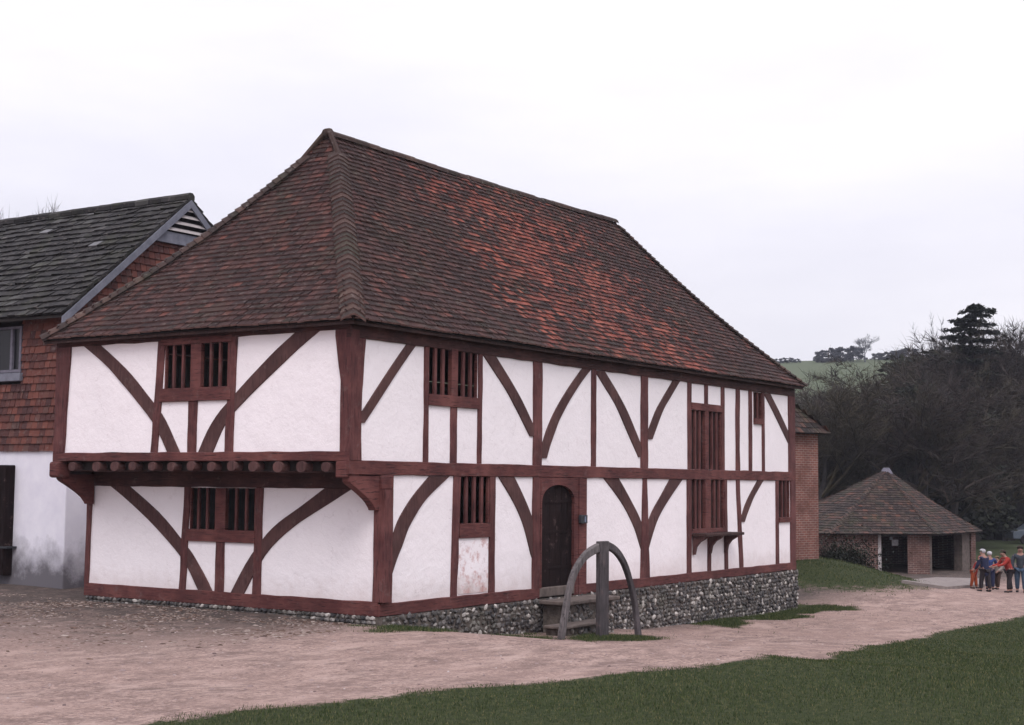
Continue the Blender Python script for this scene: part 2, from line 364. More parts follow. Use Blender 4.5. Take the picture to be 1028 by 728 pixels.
def grassmask(x, y):
    lw = sdist(x, y)/.45+.5
    st = np.minimum(np.minimum((x-11.5)/1.5, (20.3-x)/.8), np.minimum((y+1.25+.3*np.sin(1.7*x)+.16*np.sin(4.3*x+1))/.5, 2-y))        # strip along the plinth
    a2 = np.maximum(1.2-np.hypot((x-FX)/1.5, (y+1.75)/.75), 1.2-np.hypot((x-1.9)/2.6, (y+.95)/.8))                                        # round the feet of the curved frame
    dx = x-BANK[0]; dy = y-BANK[1]; a = (dx*.80+dy*.6); b = (-dx*.6+dy*.80)
    bk = (1-np.hypot(a/9.0, b/4.6))*2.5
    s = x*.83+y*.55
    far = (s-47)/3
    return np.clip(np.maximum.reduce([lw, st, a2*1.6, bk, far]), 0, 1)
def axis(lo, hi, step, far, gr=1.09):
    c = list(np.arange(lo, hi, step)); a = []; s = step; x = c[-1]
    while x < far: s *= gr; x += s; a.append(x)
    b = []; s = step; x = lo
    while x > -far: s *= gr; x -= s; b.append(x)
    return np.array(b[::-1]+c+a)
xs = axis(-12, 36, .24, 1400); ys = axis(-13, 14, .24, 1400)
X, Y = np.meshgrid(xs, ys, indexing='ij'); Z = G(X, Y)
V = np.stack([X.ravel(), Y.ravel(), Z.ravel()], 1); nx, ny = X.shape
i = np.arange(nx*ny).reshape(nx, ny)
Fq = np.stack([i[:-1, :-1].ravel(), i[1:, :-1].ravel(), i[1:, 1:].ravel(), i[:-1, 1:].ravel()], 1)
def np_mesh(name, V, Fq, mats, kind=None, label=None, cat=None):
    me = bpy.data.meshes.new(name); n = Fq.shape[1]
    me.vertices.add(len(V)); me.vertices.foreach_set('co', np.asarray(V, np.float32).ravel())
    me.loops.add(Fq.size); me.loops.foreach_set('vertex_index', Fq.astype(np.int32).ravel())
    me.polygons.add(len(Fq)); me.polygons.foreach_set('loop_start', np.arange(0, Fq.size, n, dtype=np.int32)); me.polygons.foreach_set('loop_total', np.full(len(Fq), n, np.int32))
    me.update(calc_edges=True); me.validate()
    for q in (mats if isinstance(mats, list) else [mats]): me.materials.append(q)
    o = bpy.data.objects.new(name, me); col.objects.link(o); tag(o, label, cat, None, kind)
    return o
def groundmat():
    mt, t, p = mat('yard_earth_and_grass')
    v = wcoords(t)
    at = nd(t, 'ShaderNodeAttribute', attribute_name='grass').outputs['Fac']
    n1 = noi(t, v, .35, 6, .65); n2 = noi(t, v, 2.6, 8, .72); n3 = noi(t, v, 16, 6, .75); n4 = noi(t, v, 45, 3, .7)
    c = ramp(t, n3, [(.34, (.13, .088, .078)), (.5, (.31, .218, .190)), (.66, (.47, .355, .312))])
    c = mixc(t, ramp(t, n2, [(.38, (.85, .85, .85)), (.56, (0, 0, 0))]), c, (.155, .108, .098))
    c = mixc(t, ramp(t, noi(t, wcoords(t, (.7, 1.3, 1), rot=(0, 0, R(-20))), 1.3, 6, .7), [(.50, (0, 0, 0)), (.66, (.75, .75, .75))]), c, (.45, .335, .295))
    c = mixc(t, ramp(t, noi(t, wcoords(t, (.8, 1.3, 1), rot=(0, 0, R(-28)), loc=(4, 7, 0)), 1.7, 6, .75), [(.54, (0, 0, 0)), (.66, (.6, .6, .6))]), c, (.115, .080, .072))
    c = mixc(t, ramp(t, n1, [(.42, (0, 0, 0)), (.68, (.6, .6, .6))]), c, (.33, .23, .20))
    c = mixc(t, ramp(t, n4, [(.60, (0, 0, 0)), (.70, (.75, .75, .75))]), c, (.42, .34, .33))
    c = mixc(t, ramp(t, noi(t, wcoords(t, loc=(9, 3, 0)), 38, 4, .7), [(.58, (0, 0, 0)), (.66, (.7, .7, .7))]), c, (.075, .045, .045))
    # trodden mud and litter close to the side wall
    sp = nd(t, 'ShaderNodeSeparateXYZ'); t.links.new(nd(t, 'ShaderNodeNewGeometry').outputs['Position'], sp.inputs[0])
    md = math_(t, 'ADD', mapr(t, sp.outputs[0], -6.5, .2, 0, 1), mapr(t, n2, .2, .8, -.85, .75), True)
    md = math_(t, 'MULTIPLY', md, mapr(t, sp.outputs[1], -1.0, 1.2, 0, 1))
    mud = ramp(t, n3, [(.35, (.045, .036, .034)), (.6, (.10, .080, .072)), (.75, (.26, .21, .195))])
    c = mixc(t, md, c, mud)
    gr = ramp(t, noi(t, v, 9, 7, .75), [(.3, (.014, .020, .009)), (.5, (.032, .042, .017)), (.7, (.072, .076, .034))])
    gr = mixc(t, ramp(t, n1, [(.4, (0, 0, 0)), (.65, (.3, .3, .3))]), gr, (.046, .050, .022))
    farg = mapr(t, sp.outputs[0], 45, 120, 0, 1)
    gr = mixc(t, farg, gr, (.078, .095, .056))
    k = math_(t, 'ADD', at, mapr(t, n2, .25, .75, -.45, .45))
    k = math_(t, 'ADD', k, mapr(t, n3, .3, .7, -.25, .25))
    k = ramp(t, k, [(.40, (0, 0, 0)), (.66, (1, 1, 1))])
    t.links.new(mixc(t, k, c, gr), p.inputs['Base Color']); p.inputs['Roughness'].default_value = .97; p.inputs['Specular IOR Level'].default_value = .1
    h = math_(t, 'ADD', math_(t, 'MULTIPLY', n3, .5), math_(t, 'MULTIPLY', n2, 1.2)); h = math_(t, 'ADD', h, math_(t, 'MULTIPLY', n4, .2))
    bump(t, p, h, .8, .06)
    return mt
ground = np_mesh('ground', V, Fq, groundmat(), 'structure')
ground.data.attributes.new('grass', 'FLOAT', 'POINT').data.foreach_set('value', grassmask(X.ravel(), Y.ravel()).astype(np.float32))
ground.data.polygons.foreach_set('use_smooth', [True]*len(ground.data.polygons))

rng = np.random.default_rng(5)
def blades(name, x, y, hgt, wid, mt, label, cat):
    n = len(x); z = G(x, y)-.01
    a = rng.uniform(0, 2*np.pi, n); l = rng.uniform(.0, .7, n)*hgt; b = rng.uniform(0, 2*np.pi, n)
    h = hgt*rng.uniform(.5, 1.2, n)
    p0 = np.stack([x-np.cos(a)*wid, y-np.sin(a)*wid, z], 1); p1 = np.stack([x+np.cos(a)*wid, y+np.sin(a)*wid, z], 1)
    p2 = np.stack([x+np.cos(b)*l, y+np.sin(b)*l, z+h], 1)
    V = np.stack([p0, p1, p2], 1).reshape(-1, 3); F = np.arange(3*n).reshape(n, 3)
    return np_mesh(name, V, F, mt, 'stuff', label, cat)
# mown lawn in the foreground
n = 620000
x = rng.uniform(-12, 20, n); y = rng.uniform(-17, -2, n)
dep = (x-CAM.x)*Fv.x+(y-CAM.y)*Fv.y; lat = (x-CAM.x)*_r.x+(y-CAM.y)*_r.y
k = (sdist(x, y)+rng.normal(0, .07, n)+.12*np.sin(x*2.3+y)+.08*np.sin(x*6.1-y*3) > 0) & (dep > 9) & (dep < 42) & (np.abs(lat) < dep*.40) & (rng.uniform(0, 1, n) < np.clip(18/dep, .3, 1))
x, y, dep = x[k], y[k], dep[k]
blades('lawn_grass', x, y, .038+.008*np.sin(x*1.1)*np.sin(y*1.4), .0035*np.clip(dep/10, 1, 3), M['grass'], 'short dark green lawn grass in the foreground', 'grass')
# rough grass by the plinth, the curved frame and on the bank
def patch(name, x0, x1, y0, y1, n, h, w, thr, label, mtl='grass'):
    x = rng.uniform(x0, x1, n); y = rng.uniform(y0, y1, n)
    k = (grassmask(x, y)+rng.normal(0, .15, n)+.25*np.sin(x*5)*np.sin(y*7+x) > thr) & (sdist(x, y) < 0)
    blades(name, x[k], y[k], h*(.6+.5*np.sin(x[k]*1.3)**2), w, M[mtl], label, 'grass')
patch('rough_grass', -.8, 21, -2.8, -.02, 150000, .075, .006, .55, 'rough grass growing along the foot of the flint wall')
patch('bank_grass', 17, 40, -1, 12, 60000, .075, .012, .5, 'rough grass on the low bank beside the brick building')
# tufts scattered at the corner of the house
x = np.concatenate([rng.normal(cx, .16, 260) for cx in (.6, 1.2, 1.7, 2.6, 3.4, .2, 5.0)]); y = np.concatenate([rng.normal(cy, .07, 260) for cy in (-.35, -.45, -.3, -.35, -.3, -.12, -.28)])
k = y < -.03; blades('weed_tufts', x[k], y[k], np.full(k.sum(), .045), .005, M['grass'], 'small weeds along the foot of the corner', 'weeds')
# loose stones and litter on the yard
def stones(name, x, y, r, mt, label, cat, flat=.5):
    n = len(x); z = G(x, y)
    base = np.array([(1, 0, 0), (0, 1, 0), (-1, 0, 0), (0, -1, 0), (0, 0, 1), (.6, .6, .6), (-.6, .55, .6), (-.5, -.6, .6), (.55, -.6, .6)], float)
    F0 = np.array([(0, 1, 5), (1, 2, 6), (2, 3, 7), (3, 0, 8), (0, 5, 8), (1, 6, 5), (2, 7, 6), (3, 8, 7), (5, 6, 4), (6, 7, 4), (7, 8, 4), (8, 5, 4)])
    a = rng.uniform(0, 6.28, n); c, s = np.cos(a), np.sin(a)
    P = base[None]*r[:, None, None]*rng.uniform(.6, 1.3, (n, 1, 3))*np.array([1.2, .8, flat])+rng.normal(0, .1, (n, 9, 3))*r[:, None, None]*[1, 1, .5]
    V = np.stack([P[..., 0]*c[:, None]-P[..., 1]*s[:, None]+x[:, None], P[..., 0]*s[:, None]+P[..., 1]*c[:, None]+y[:, None], P[..., 2]+z[:, None]], 2)
    F = (F0[None]+9*np.arange(n)[:, None, None]).reshape(-1, 3)
    return np_mesh(name, V.reshape(-1, 3), F, mt, 'stuff', label, cat)
n = 9000; x = rng.uniform(-14, 22, n); y = rng.uniform(-9, 12, n)
k = (sdist(x, y) < -.05) & ~((x > .75) & (y > -.2)) & (grassmask(x, y) < .6); x, y = x[k], y[k]
stones('loose_stones', x, y, np.abs(rng.normal(0, .010, len(x)))+.006, M['pebble'], 'loose stones scattered over the pinkish gravel yard', 'stones')
n = 14000; x = .75-np.abs(rng.normal(0, 2.6, n)); y = rng.uniform(-.5, 12, n); k = noise_k = (np.sin(x*3+y*1.3)+np.sin(y*2.1-x)+rng.normal(0, .8, n) > .1)
x, y = x[k], y[k]
stones('leaf_litter', x, y, np.abs(rng.normal(0, .017, len(x)))+.008, M['dead'], 'dead leaves and crumbs of earth along the side wall', 'leaf litter', .25)

# ------------------------------------------------------------------ the timber-framed house
L, Wd, J = 18.52, 7.25, .83
house = thing('timber_framed_house', (9.2, 3.6, 0), 'two-storey white plastered house with dark red timbers and a steep tiled roof', 'house')
def PT(pl, u, z, out=0.0):
    if pl == 'L': return Vector((u, -out, z))
    if pl == 'U': return Vector((-out, u, z))
    if pl == 'S': return Vector((J-out, u, z))
def UV(pl, x, y):
    if pl == 'L': p = onY(x, y, 0); return p.x, p.z
    p = onX(x, y, 0 if pl == 'U' else J); return p.y, p.z
_n = [0]
def strip(pl, cross, name='timber_stud', mt='timber', out=.0, depth=.09, par=None, wob=.008):
    """cross = list of ((ul,zl),(ur,zr)); a bar whose front follows them"""
    _n[0] += 1; sd_ = _n[0]*3.7
    out += (_n[0] % 5)*.0011
    mb = MB(); rings = []
    for a, b in zip(cross[:-1], cross[1:]):
        ln = math.hypot(b[0][0]-a[0][0], b[0][1]-a[0][1]); k = max(1, int(ln/.16))
        for i in range(k):
            t = i/k; rings.append([(a[j][0]*(1-t)+b[j][0]*t, a[j][1]*(1-t)+b[j][1]*t) for j in (0, 1)])
    rings.append(list(cross[-1]))
    vs = []
    for i, (l, r) in enumerate(rings):
        du, dz = r[0]-l[0], r[1]-l[1]; w = math.hypot(du, dz); du /= w; dz /= w
        e1 = wob*2*noise.noise((i*.33, sd_, 0)); e2 = wob*2*noise.noise((i*.33, sd_, 9)); f = .006*noise.noise((i*.4, sd_, 5))
        l2 = (l[0]+du*e1, l[1]+dz*e1); r2 = (r[0]+du*e2, r[1]+dz*e2); b = .010
        vs += [PT(pl, l2[0], l2[1], out+f-b), PT(pl, l2[0]+du*b, l2[1]+dz*b, out+f), PT(pl, r2[0]-du*b, r2[1]-dz*b, out+f), PT(pl, r2[0], r2[1], out+f-b),
               PT(pl, r2[0], r2[1], -depth), PT(pl, l2[0], l2[1], -depth)]
    fs = []
    for i in range(len(rings)-1):
        for k in range(6): fs.append((i*6+k, i*6+(k+1) % 6, (i+1)*6+(k+1) % 6, (i+1)*6+k))
    e = (len(rings)-1)*6; fs += [tuple(range(6))[::-1], tuple(e+k for k in range(6))]
    mb.add(vs, fs)
    return mb.build(name, M[mt], par or house)
def stud(pl, xl, xr, yref, z0, z1, name='timber_stud', x2=None, y2=None, **k):
    """vertical between photo columns xl..xr (read at row yref; x2 = the pair at row y2 for a leaning one)"""
    a, b = UV(pl, xl, yref)[0], UV(pl, xr, yref)[0]; lo, hi = min(a, b), max(a, b)
    c = [((lo, z0), (hi, z0)), ((lo, z1), (hi, z1))]
    if x2:
        a2, za = UV(pl, x2[0], y2); b2 = UV(pl, x2[1], y2)[0]; z_ = UV(pl, xl, yref)[1]
        def at(z): t = (z-z_)/(za-z_); return ((a*(1-t)+a2*t, z), (b*(1-t)+b2*t, z))
        c = [at(z0), at(z1)]
        c = [tuple(sorted(q)) for q in c]
    return strip(pl, c, name, **k)
def brace(pl, pts, name='timber_brace', out=-.008, **k):
    """pts = (x, y, horizontal width) down the centre line in the photo"""
    # smooth the polyline
    q = [pts[0]]
    for i in range(len(pts)-1):
        p0, p1, p2, p3 = pts[max(i-1, 0)], pts[i], pts[i+1], pts[min(i+2, len(pts)-1)]
        for s in (1, 2, 3, 4):
            t = s/4; q.append(tuple(.5*((2*p1[j])+(-p0[j]+p2[j])*t+(2*p0[j]-5*p1[j]+4*p2[j]-p3[j])*t*t+(-p0[j]+3*p1[j]-3*p2[j]+p3[j])*t**3) for j in range(3)))
    c = [tuple(sorted((UV(pl, x-w/2, y), UV(pl, x+w/2, y)))) for x, y, w in q]
    return strip(pl, c, name, 'timber_b', out, **k)
def rail(pl, u0, u1, z0, z1, name='timber_rail', out=.006, mt='timber_h', **k):
    return strip(pl, [((u0, z0), (u0, z1)), ((u1, z0), (u1, z1))], name, mt, out, **k)

def uu(x, y, pl='L'): return UV(pl, x, y)[0]
def zz(x, y, pl='L'): return UV(pl, x, y)[1]
ZR0, ZR1, ZP, ZT = 2.35, 2.585, 4.60, 4.86         # long wall: rail, plate
ZS0, ZS1, ZSP, ZLP = 2.57, 2.73, 4.73, 2.11        # side: upper sill, plate, lower plate
# plaster walls with real openings
def wall(pl, u0, u1, z0, z1, holes, name='plaster_wall', mt='plaster', th=.055, rec=.028):
    us = sorted({u0, u1, *[h[0] for h in holes], *[h[1] for h in holes]}); zs = sorted({z0, z1, *[h[2] for h in holes], *[h[3] for h in holes]})
    mb = MB()
    for a, b in zip(us[:-1], us[1:]):
        for c, d in zip(zs[:-1], zs[1:]):
            if any(h[0]-1e-6 <= a and b <= h[1]+1e-6 and h[2]-1e-6 <= c and d <= h[3]+1e-6 for h in holes): continue
            mb.hexa([PT(pl, a, c, -rec-th), PT(pl, b, c, -rec-th), PT(pl, b, d, -rec-th), PT(pl, a, d, -rec-th), PT(pl, a, c, -rec), PT(pl, b, c, -rec), PT(pl, b, d, -rec), PT(pl, a, d, -rec)])
    return mb.build(name, M[mt], house)
# windows: photo rectangles -> (u0,u1,z0,z1) of each opening
def rect(pl, x0, x1, y0, y1, yr=None):
    ym = yr or (y0+y1)/2; a, b = sorted((uu(x0, ym, pl), uu(x1, ym, pl))); xm = (x0+x1)/2
    return [a, b, zz(xm, y1, pl), zz(xm, y0, pl)]
w1a, w1b = rect('L', 430.6, 453.2, 346, 396.5), rect('L', 459.5, 480.3, 349, 398.6)
w2a, w2b = rect('L', 694.3, 707.8, 411.5, 471), rect('L', 711.4, 724.6, 414, 471.5)
w3 = rect('L', 757.2, 765.4, 393.9, 420.2)
w4 = rect('L', 461.6, 492, 480, 525.5)
w5a, w5b = rect('L', 694.6, 708, 481, 530.5), rect('L', 713.5, 727.5, 481, 530.5)
w6 = rect('L', 782.2, 793.4, 482.8, 519.4)
for q in (w4, w5a, w5b, w6): q[3] = ZR0
for q in (w2a, w2b): q[2] = ZR1
w1a[3] = w1b[3] = ZP+.03; w1a[2] = w1b[2] = (w1a[2]+w1b[2])/2
w2a[3] = w2b[3] = (w2a[3]+w2b[3])/2; w5a[2] = w5b[2] = (w5a[2]+w5b[2])/2
wa1, wa2 = rect('U', 164.6, 191.5, 346, 389.4), rect('U', 202, 228.8, 344.2, 388.6)
wb1, wb2 = rect('S', 189.8, 216.2, 489.2, 530), rect('S', 226.7, 255.9, 490.5, 534)
for a, b in ((wa1, wa2), (wb1, wb2)):
    z0, z1 = (a[2]+b[2])/2, (a[3]+b[3])/2; a[2] = b[2] = z0; a[3] = b[3] = z1
un = lambda a, b: [min(a[0], b[0]), max(a[1], b[1]), a[2], a[3]]
dr = [uu(542, 550), uu(576, 550), .0, zz(559, 486.5)]
wall('L', J+.1, L-.02, .1, ZR0+.1, [w4, w5a, w5b, un(w5a, w5b), w6, [dr[0], dr[1]+.12, .1, ZR0+.1]])
wall('L', .1, L-.02, ZR0+.1, ZT-.05, [w1a, w1b, w2a, w2b, un(w1a, w1b), un(w2a, w2b), w3])
wall('U', .15, Wd-.02, ZS0+.02, ZT-.05, [wa1, wa2, un(wa1, wa2)])
wall('S', .15, Wd-.02, .1, ZLP+.2, [wb1, wb2, un(wb1, wb2)])
mb = MB(); mb.box(J+.02, L-.03, Wd-.15, Wd-.03, .0, ZT-.06); mb.build('plaster_wall', M['plaster'], house)
mb = MB(); mb.box(L-.15, L-.03, .18, Wd-.18, .0, ZT-.06); mb.build('plaster_wall', M['plaster'], house)
mb = MB(); mb.box(.15, L-.16, .16, Wd-.125, 2.405, 2.60); mb.build('upper_floor', M['deck'], house)
mb = MB(); mb.box(J+.16, L-.16, .16, Wd-.17, .02, .1); mb.build('ground_floor', M['deck'], house)
pn = [uu(461, 560), uu(491, 560), .24, zz(476, 538.5)]
mb = MB(); mb.hexa([PT('L', pn[0], pn[2], -.03), PT('L', pn[1], pn[2], -.03), PT('L', pn[1], pn[3], -.03), PT('L', pn[0], pn[3], -.03), PT('L', pn[0], pn[2], -.018), PT('L', pn[1], pn[2], -.018), PT('L', pn[1], pn[3], -.018), PT('L', pn[0], pn[3], -.018)])
tag(mb.build('plaster_panel', M['plaster_worn'], house), 'stained flaking panel of plaster under a window')

# --- long wall, rails and posts
rail('L', J-.005, uu(541, 600)+.0, 0.0, .21, 'timber_sill', .012); rail('L', uu(577, 600), L, 0.0, .195, 'timber_sill', .012)
rail('L', -.02, L, ZR0, ZR1, 'timber_rail', .010)
rail('L', -.02, L, ZP, ZT, 'wall_plate', .004, 'shaded_beam')  # eaves shade painted in by the darker timber
def jowl(pl, u0, u1, z0, z1, flare, name='corner_post'):
    return strip(pl, [((u0, z0), (u1, z0)), ((u0, z0+(z1-z0)*.55), (u1, z0+(z1-z0)*.55)), ((u0-flare[0], z1-.1), (u1+flare[1], z1-.1)), ((u0-flare[0], z1), (u1+flare[1], z1))], name, 'timber', .016, .2)
jowl('L', -.012, .30, ZR1, ZP, (0, .07)); jowl('U', -.012, .20, ZS1, ZSP, (0, .14))
stud('L', 383.5, 393.8, 545, .2, ZR0, 'corner_post', out=.016, depth=.2); 
stud('S', 375, 386.5, 545, .24, ZLP, 'corner_post', out=.016, depth=.2)
stud('L', 425.9, 430.2, 430, ZR1, ZP, wob=.012); stud('L', 453, 459.3, 430, ZR1, w1a[2]); stud('L', 480.2, 484.3, 430, ZR1, ZP)
stud('L', 536, 544.6, 420, ZR1, ZP, 'timber_post', out=.004, wob=.012)
stud('L', 594.3, 598.8, 420, ZR1, ZP); stud('L', 644, 650.6, 420, ZR1, ZP, 'timber_post', out=.004, wob=.014)
stud('L', 691, 694.5, 430, ZR1, ZP); stud('L', 707.8, 711.2, 400, w2a[3], ZP); stud('L', 724.5, 727.7, 430, ZR1, ZP)
stud('L', 739.2, 743, 430, ZR1, ZP, wob=.015); stud('L', 752.3, 755.2, 430, ZR1, ZP); stud('L', 765.5, 768, 430, ZR1, ZP)
stud('L', 792, 798, 430, ZR1, ZP, 'corner_post', out=.012, depth=.2); stud('L', 794.0, 798.6, 525, .19, ZR0, 'corner_post', out=.012, depth=.2)
stud('L', 454.6, 461, 540, .2, ZR0, x2=(453, 459), y2=600); stud('L', 491.6, 497.2, 540, .2, ZR0)
stud('L', 535.1, 542, 540, .2, ZR0, 'timber_post', out=.013)
stud('L', 644.4, 651.6, 545, .19, ZR0, 'timber_post', out=.004, x2=(645.6, 650.2), y2=495)
stud('L', 690.3, 694.6, 550, .19, ZR0); stud('L', 711.2, 714.2, 560, .19, w5a[2]); stud('L', 728, 731, 550, .19, ZR0, x2=(727.4, 730), y2=490)
stud('L', 741.5, 745, 530, .19, ZR0, x2=(743, 746.5), y2=565, wob=.014); stud('L', 779.6, 782.4, 540, .19, ZR0)
# braces
brace('L', [(417.5, 341, 10.5), (391.5, 378.4, 10.5), (362, 424.5, 10)])
brace('L', [(491.5, 356, 12), (513, 390, 10.5), (524, 411, 10), (537, 438, 9)])
brace('L', [(545, 460, 9), (553.5, 433, 9), (562.5, 412, 9), (576.5, 388.5, 9), (591.5, 368, 10)])
brace('L', [(602.5, 372, 10), (622.6, 406, 9), (634.1, 432.4, 8.5), (645.5, 459, 8)])
brace('L', [(680.5, 381, 8), (670, 399, 7.5), (662, 414, 7.5), (652, 441, 7.5)])
brace('L', [(770.5, 395, 6.6), (782, 418, 6), (794.5, 445, 5.6)])
brace('L', [(442, 478, 21), (422, 500, 16), (407, 524, 14), (398.5, 548, 12), (394, 566, 8), (391, 582, 4)])
brace('L', [(508.5, 478, 16), (523.4, 506, 12.5), (532.5, 530, 11), (537.5, 556, 8), (539.5, 566, 4)])
brace('L', [(612, 477, 16), (628.6, 502.3, 11), (640.5, 525.7, 9.5), (646, 546, 7), (648.5, 560, 3)])
brace('L', [(681.5, 478, 13.5), (668, 500, 10.5), (657.5, 519, 9.5), (650.5, 543, 7), (648.5, 560, 3)])
brace('L', [(764.5, 481.5, 6.2), (757.5, 494, 5.8), (751.3, 507, 5.4), (745.8, 524, 5)])

# --- side wall
rail('U', -.01, Wd+.02, ZS0, ZS1, 'jetty_bressummer', .012, depth=.14)
rail('U', -.01, Wd+.02, ZSP, ZT, 'wall_plate', .0, 'shaded_beam')
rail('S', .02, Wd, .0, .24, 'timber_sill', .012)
rail('S', .02, Wd, ZLP, 2.40, 'jetty_plate', .006, 'shaded_beam')  # shade under the jetty painted in by the darker timber
strip('U', [((uu(64, 455, 'U'), ZS1), (Wd+.02, ZS1)), ((uu(71, 352, 'U'), ZSP), (Wd+.02, ZSP))], 'corner_post', 'timber', .016, .2)
strip('S', [((uu(88.5, 585, 'S'), .23), (Wd, .23)), ((uu(93.2, 490, 'S'), ZLP), (Wd, ZLP))], 'corner_post', 'timber', .016, .2)
stud('U', 151.8, 158.6, 440, ZS1, ZSP, x2=(157, 164), y2=365); stud('U', 188, 196.6, 430, ZS1, wa1[2]-.1); stud('U', 225.2, 233.5, 440, ZS1, ZSP, x2=(229.3, 236.8), y2=365)
stud('S', 179.8, 186.6, 575, .23, ZLP, x2=(183.5, 189.6), y2=510); stud('S', 215.5, 224.2, 570, .23, wb1[2]-.1); stud('S', 253.6, 261.6, 570, .23, ZLP, x2=(256, 263.2), y2=510)
brace('U', [(90.5, 346, 18), (116.7, 369.5, 17), (140, 397.6, 16), (158.8, 423, 14), (174.5, 456, 13)])
brace('U', [(310, 331, 23), (280, 357.9, 21), (240.4, 398.7, 17), (219.4, 424, 14.5), (204.5, 456, 15)])
brace('S', [(118, 486.5, 19), (149.4, 514.2, 18), (177.4, 545.7, 15), (193, 568, 13), (207.5, 598, 14)])
brace('S', [(344, 487, 29), (310.7, 510.2, 24), (282.7, 530, 19), (258.8, 557, 14.5), (236, 598, 14)])
# floor joists poking out under the bressummer
jp = [73.5, 97.6, 116, 133.8, 153.6, 172.8, 192.6, 213, 233.5, 255, 280, 303.4, 328]
for x in jp:
    u = uu(x, 468, 'U'); r_ = .108+jit(.010); zc = 2.478+jit(.01); mb = MB(); P = []
    for fr in (1, 0):
        for k in range(12):
            a = 2*math.pi*k/12; rr = (1-.04*math.cos(4*a))*(1 if fr == 0 else .9); P.append((fr*-.035-.0+(.55 if fr == 0 else 0), u+math.cos(a)*r_*rr*1.05, zc+math.sin(a)*r_*rr*.88))
    # front ring slightly rounded, back ring inside the floor
    P2 = P[:12]; P3 = [(p[0]+.03, u+(p[1]-u)*1.1, zc+(p[2]-zc)*1.1) for p in P2]; P4 = P[12:]
    mb.add(P2+P3+P4, [tuple(range(12))[::-1]]+[(k, (k+1) % 12, 12+(k+1) % 12, 12+k) for k in range(12)]+[(12+k, 12+(k+1) % 12, 24+(k+1) % 12, 24+k) for k in range(12)]+[tuple(range(24, 36))])
    mb.build('floor_joist', M['timber_b'], house)
mb = MB(); mb.box(.15, J+.2, Wd-.115, Wd-.03, 2.33, 2.61); mb.build('end_board', M['timber_b'], house)
# curved jetty brackets at both corners of the jetty and the beam end at the near corner
def bracket(y0, th, name='jetty_bracket'):
    zt, zb = ZR0-.015, 1.78; n = 12; mb = MB(); prof = [(J-.0, zt), (.03, zt), (.03, zt-.10)]
    for k in range(n+1):
        a = math.pi/2*k/n; prof.append((J-.13-(.62)*math.cos(a)*1.0+0, zb+.05+(zt-.14-zb-.05)*(1-(1-math.cos(a)))**.5 if False else zb+.02+(zt-.16-zb)*math.cos(a)**.75))
    prof += [(J-.11, zb-.02), (J, zb-.02)]
    N = len(prof); mb.add([(p[0], y0, p[1]) for p in prof]+[(p[0], y0+th, p[1]) for p in prof], [tuple(range(N)), tuple(range(N, 2*N))[::-1]]+[(k, (k+1) % N, N+(k+1) % N, N+k) for k in range(N)])
    return mb.build(name, M['timber_h'], house, bevel=.012)
bracket(.012, .16); bracket(Wd-.2, .16)
mb = MB(); mb.box(J-.02, J+.30, -.045, .1, 2.11, ZR0-.004); mb.build('beam_end', M['timber_h'], house, bevel=.02)
mb = MB(); mb.box(-.04, .30, .02, .26, 2.30, ZS0-.004); mb.build('beam_end', M['timber_h'], house, bevel=.02)
mb = MB(); mb.box(-.10, .22, Wd-.24, Wd+.03, 2.26, ZS0-.004); mb.build('beam_end', M['timber_h'], house, bevel=.05)

# --- windows
def bar(pl, u0, u1, z0, z1, out=0, d=.06, name='window_bar', mt='timber', par=None, bevel=.004):
    mb = MB(); mb.hexa([PT(pl, u0, z0, out-d), PT(pl, u1, z0, out-d), PT(pl, u1, z1, out-d), PT(pl, u0, z1, out-d), PT(pl, u0, z0, out), PT(pl, u1, z0, out), PT(pl, u1, z1, out), PT(pl, u0, z1, out)])
    return mb.build(name, M[mt], par, bevel=bevel)
def window(pl, opens, bars, sillh=.16, headh=0, shutter=False, side=.0, label=None):
    u0 = min(o[0] for o in opens); u1 = max(o[1] for o in opens); z0, z1 = opens[0][2], opens[0][3]
    root = bpy.data.objects.new('window', None)
    # frame mesh: sill, head, jamb liners, centre mullion in one piece
    mb = MB()
    def bx(a, b, c, d, out, dp):
        mb.hexa([PT(pl, a, c, out-dp), PT(pl, b, c, out-dp), PT(pl, b, d, out-dp), PT(pl, a, d, out-dp), PT(pl, a, c, out), PT(pl, b, c, out), PT(pl, b, d, out), PT(pl, a, d, out)])
    if sillh: bx(u0-side, u1+side, z0-sillh, z0, .018, .2)
    if headh: bx(u0-side, u1+side, z1, z1+headh, .015, .2)
    t = .035
    bx(u0, u0+t, z0, z1, -.02, .06); bx(u1-t, u1, z0, z1, -.02, .06)
    if len(opens) > 1:
        a, b = sorted([min(opens[0][1], opens[1][1]), max(opens[0][0], opens[1][0])]); bx(a, b, z0, z1, .011, .09)
    fr = mb.build('window', M['timber_h'], house, bevel=.006)
    if label: fr['label'] = label
    for o in opens:
        for k in range(bars):
            c = o[0]+(o[1]-o[0])*(k+1)/(bars+1)+jit(.008); w = .026 if pl != 'L' else .036
            bar(pl, c-w, c+w, z0, z1, -.012, .05, par=fr)
        if shutter:
            mb = MB(); nb = 3; o = (o[0]-.02, o[1]+.09)
            for k in range(nb):
                a = o[0]+(o[1]-o[0])*k/nb+.008; b = o[0]+(o[1]-o[0])*(k+1)/nb-.008; dd = jit(.006)
                mb.hexa([PT(pl, a, z0, -.12), PT(pl, b, z0, -.12), PT(pl, b, z1, -.12), PT(pl, a, z1, -.12), PT(pl, a, z0, -.09+dd), PT(pl, b, z0, -.09+dd), PT(pl, b, z1, -.09+dd), PT(pl, a, z1, -.09+dd)])
            mb.build('shutter', M['shutter'], fr)
    return fr
window('L', [w1a, w1b], 2, .20); window('L', [w2a, w2b], 2, 0, .17, True); window('L', [w3], 1, .15, 0, True)
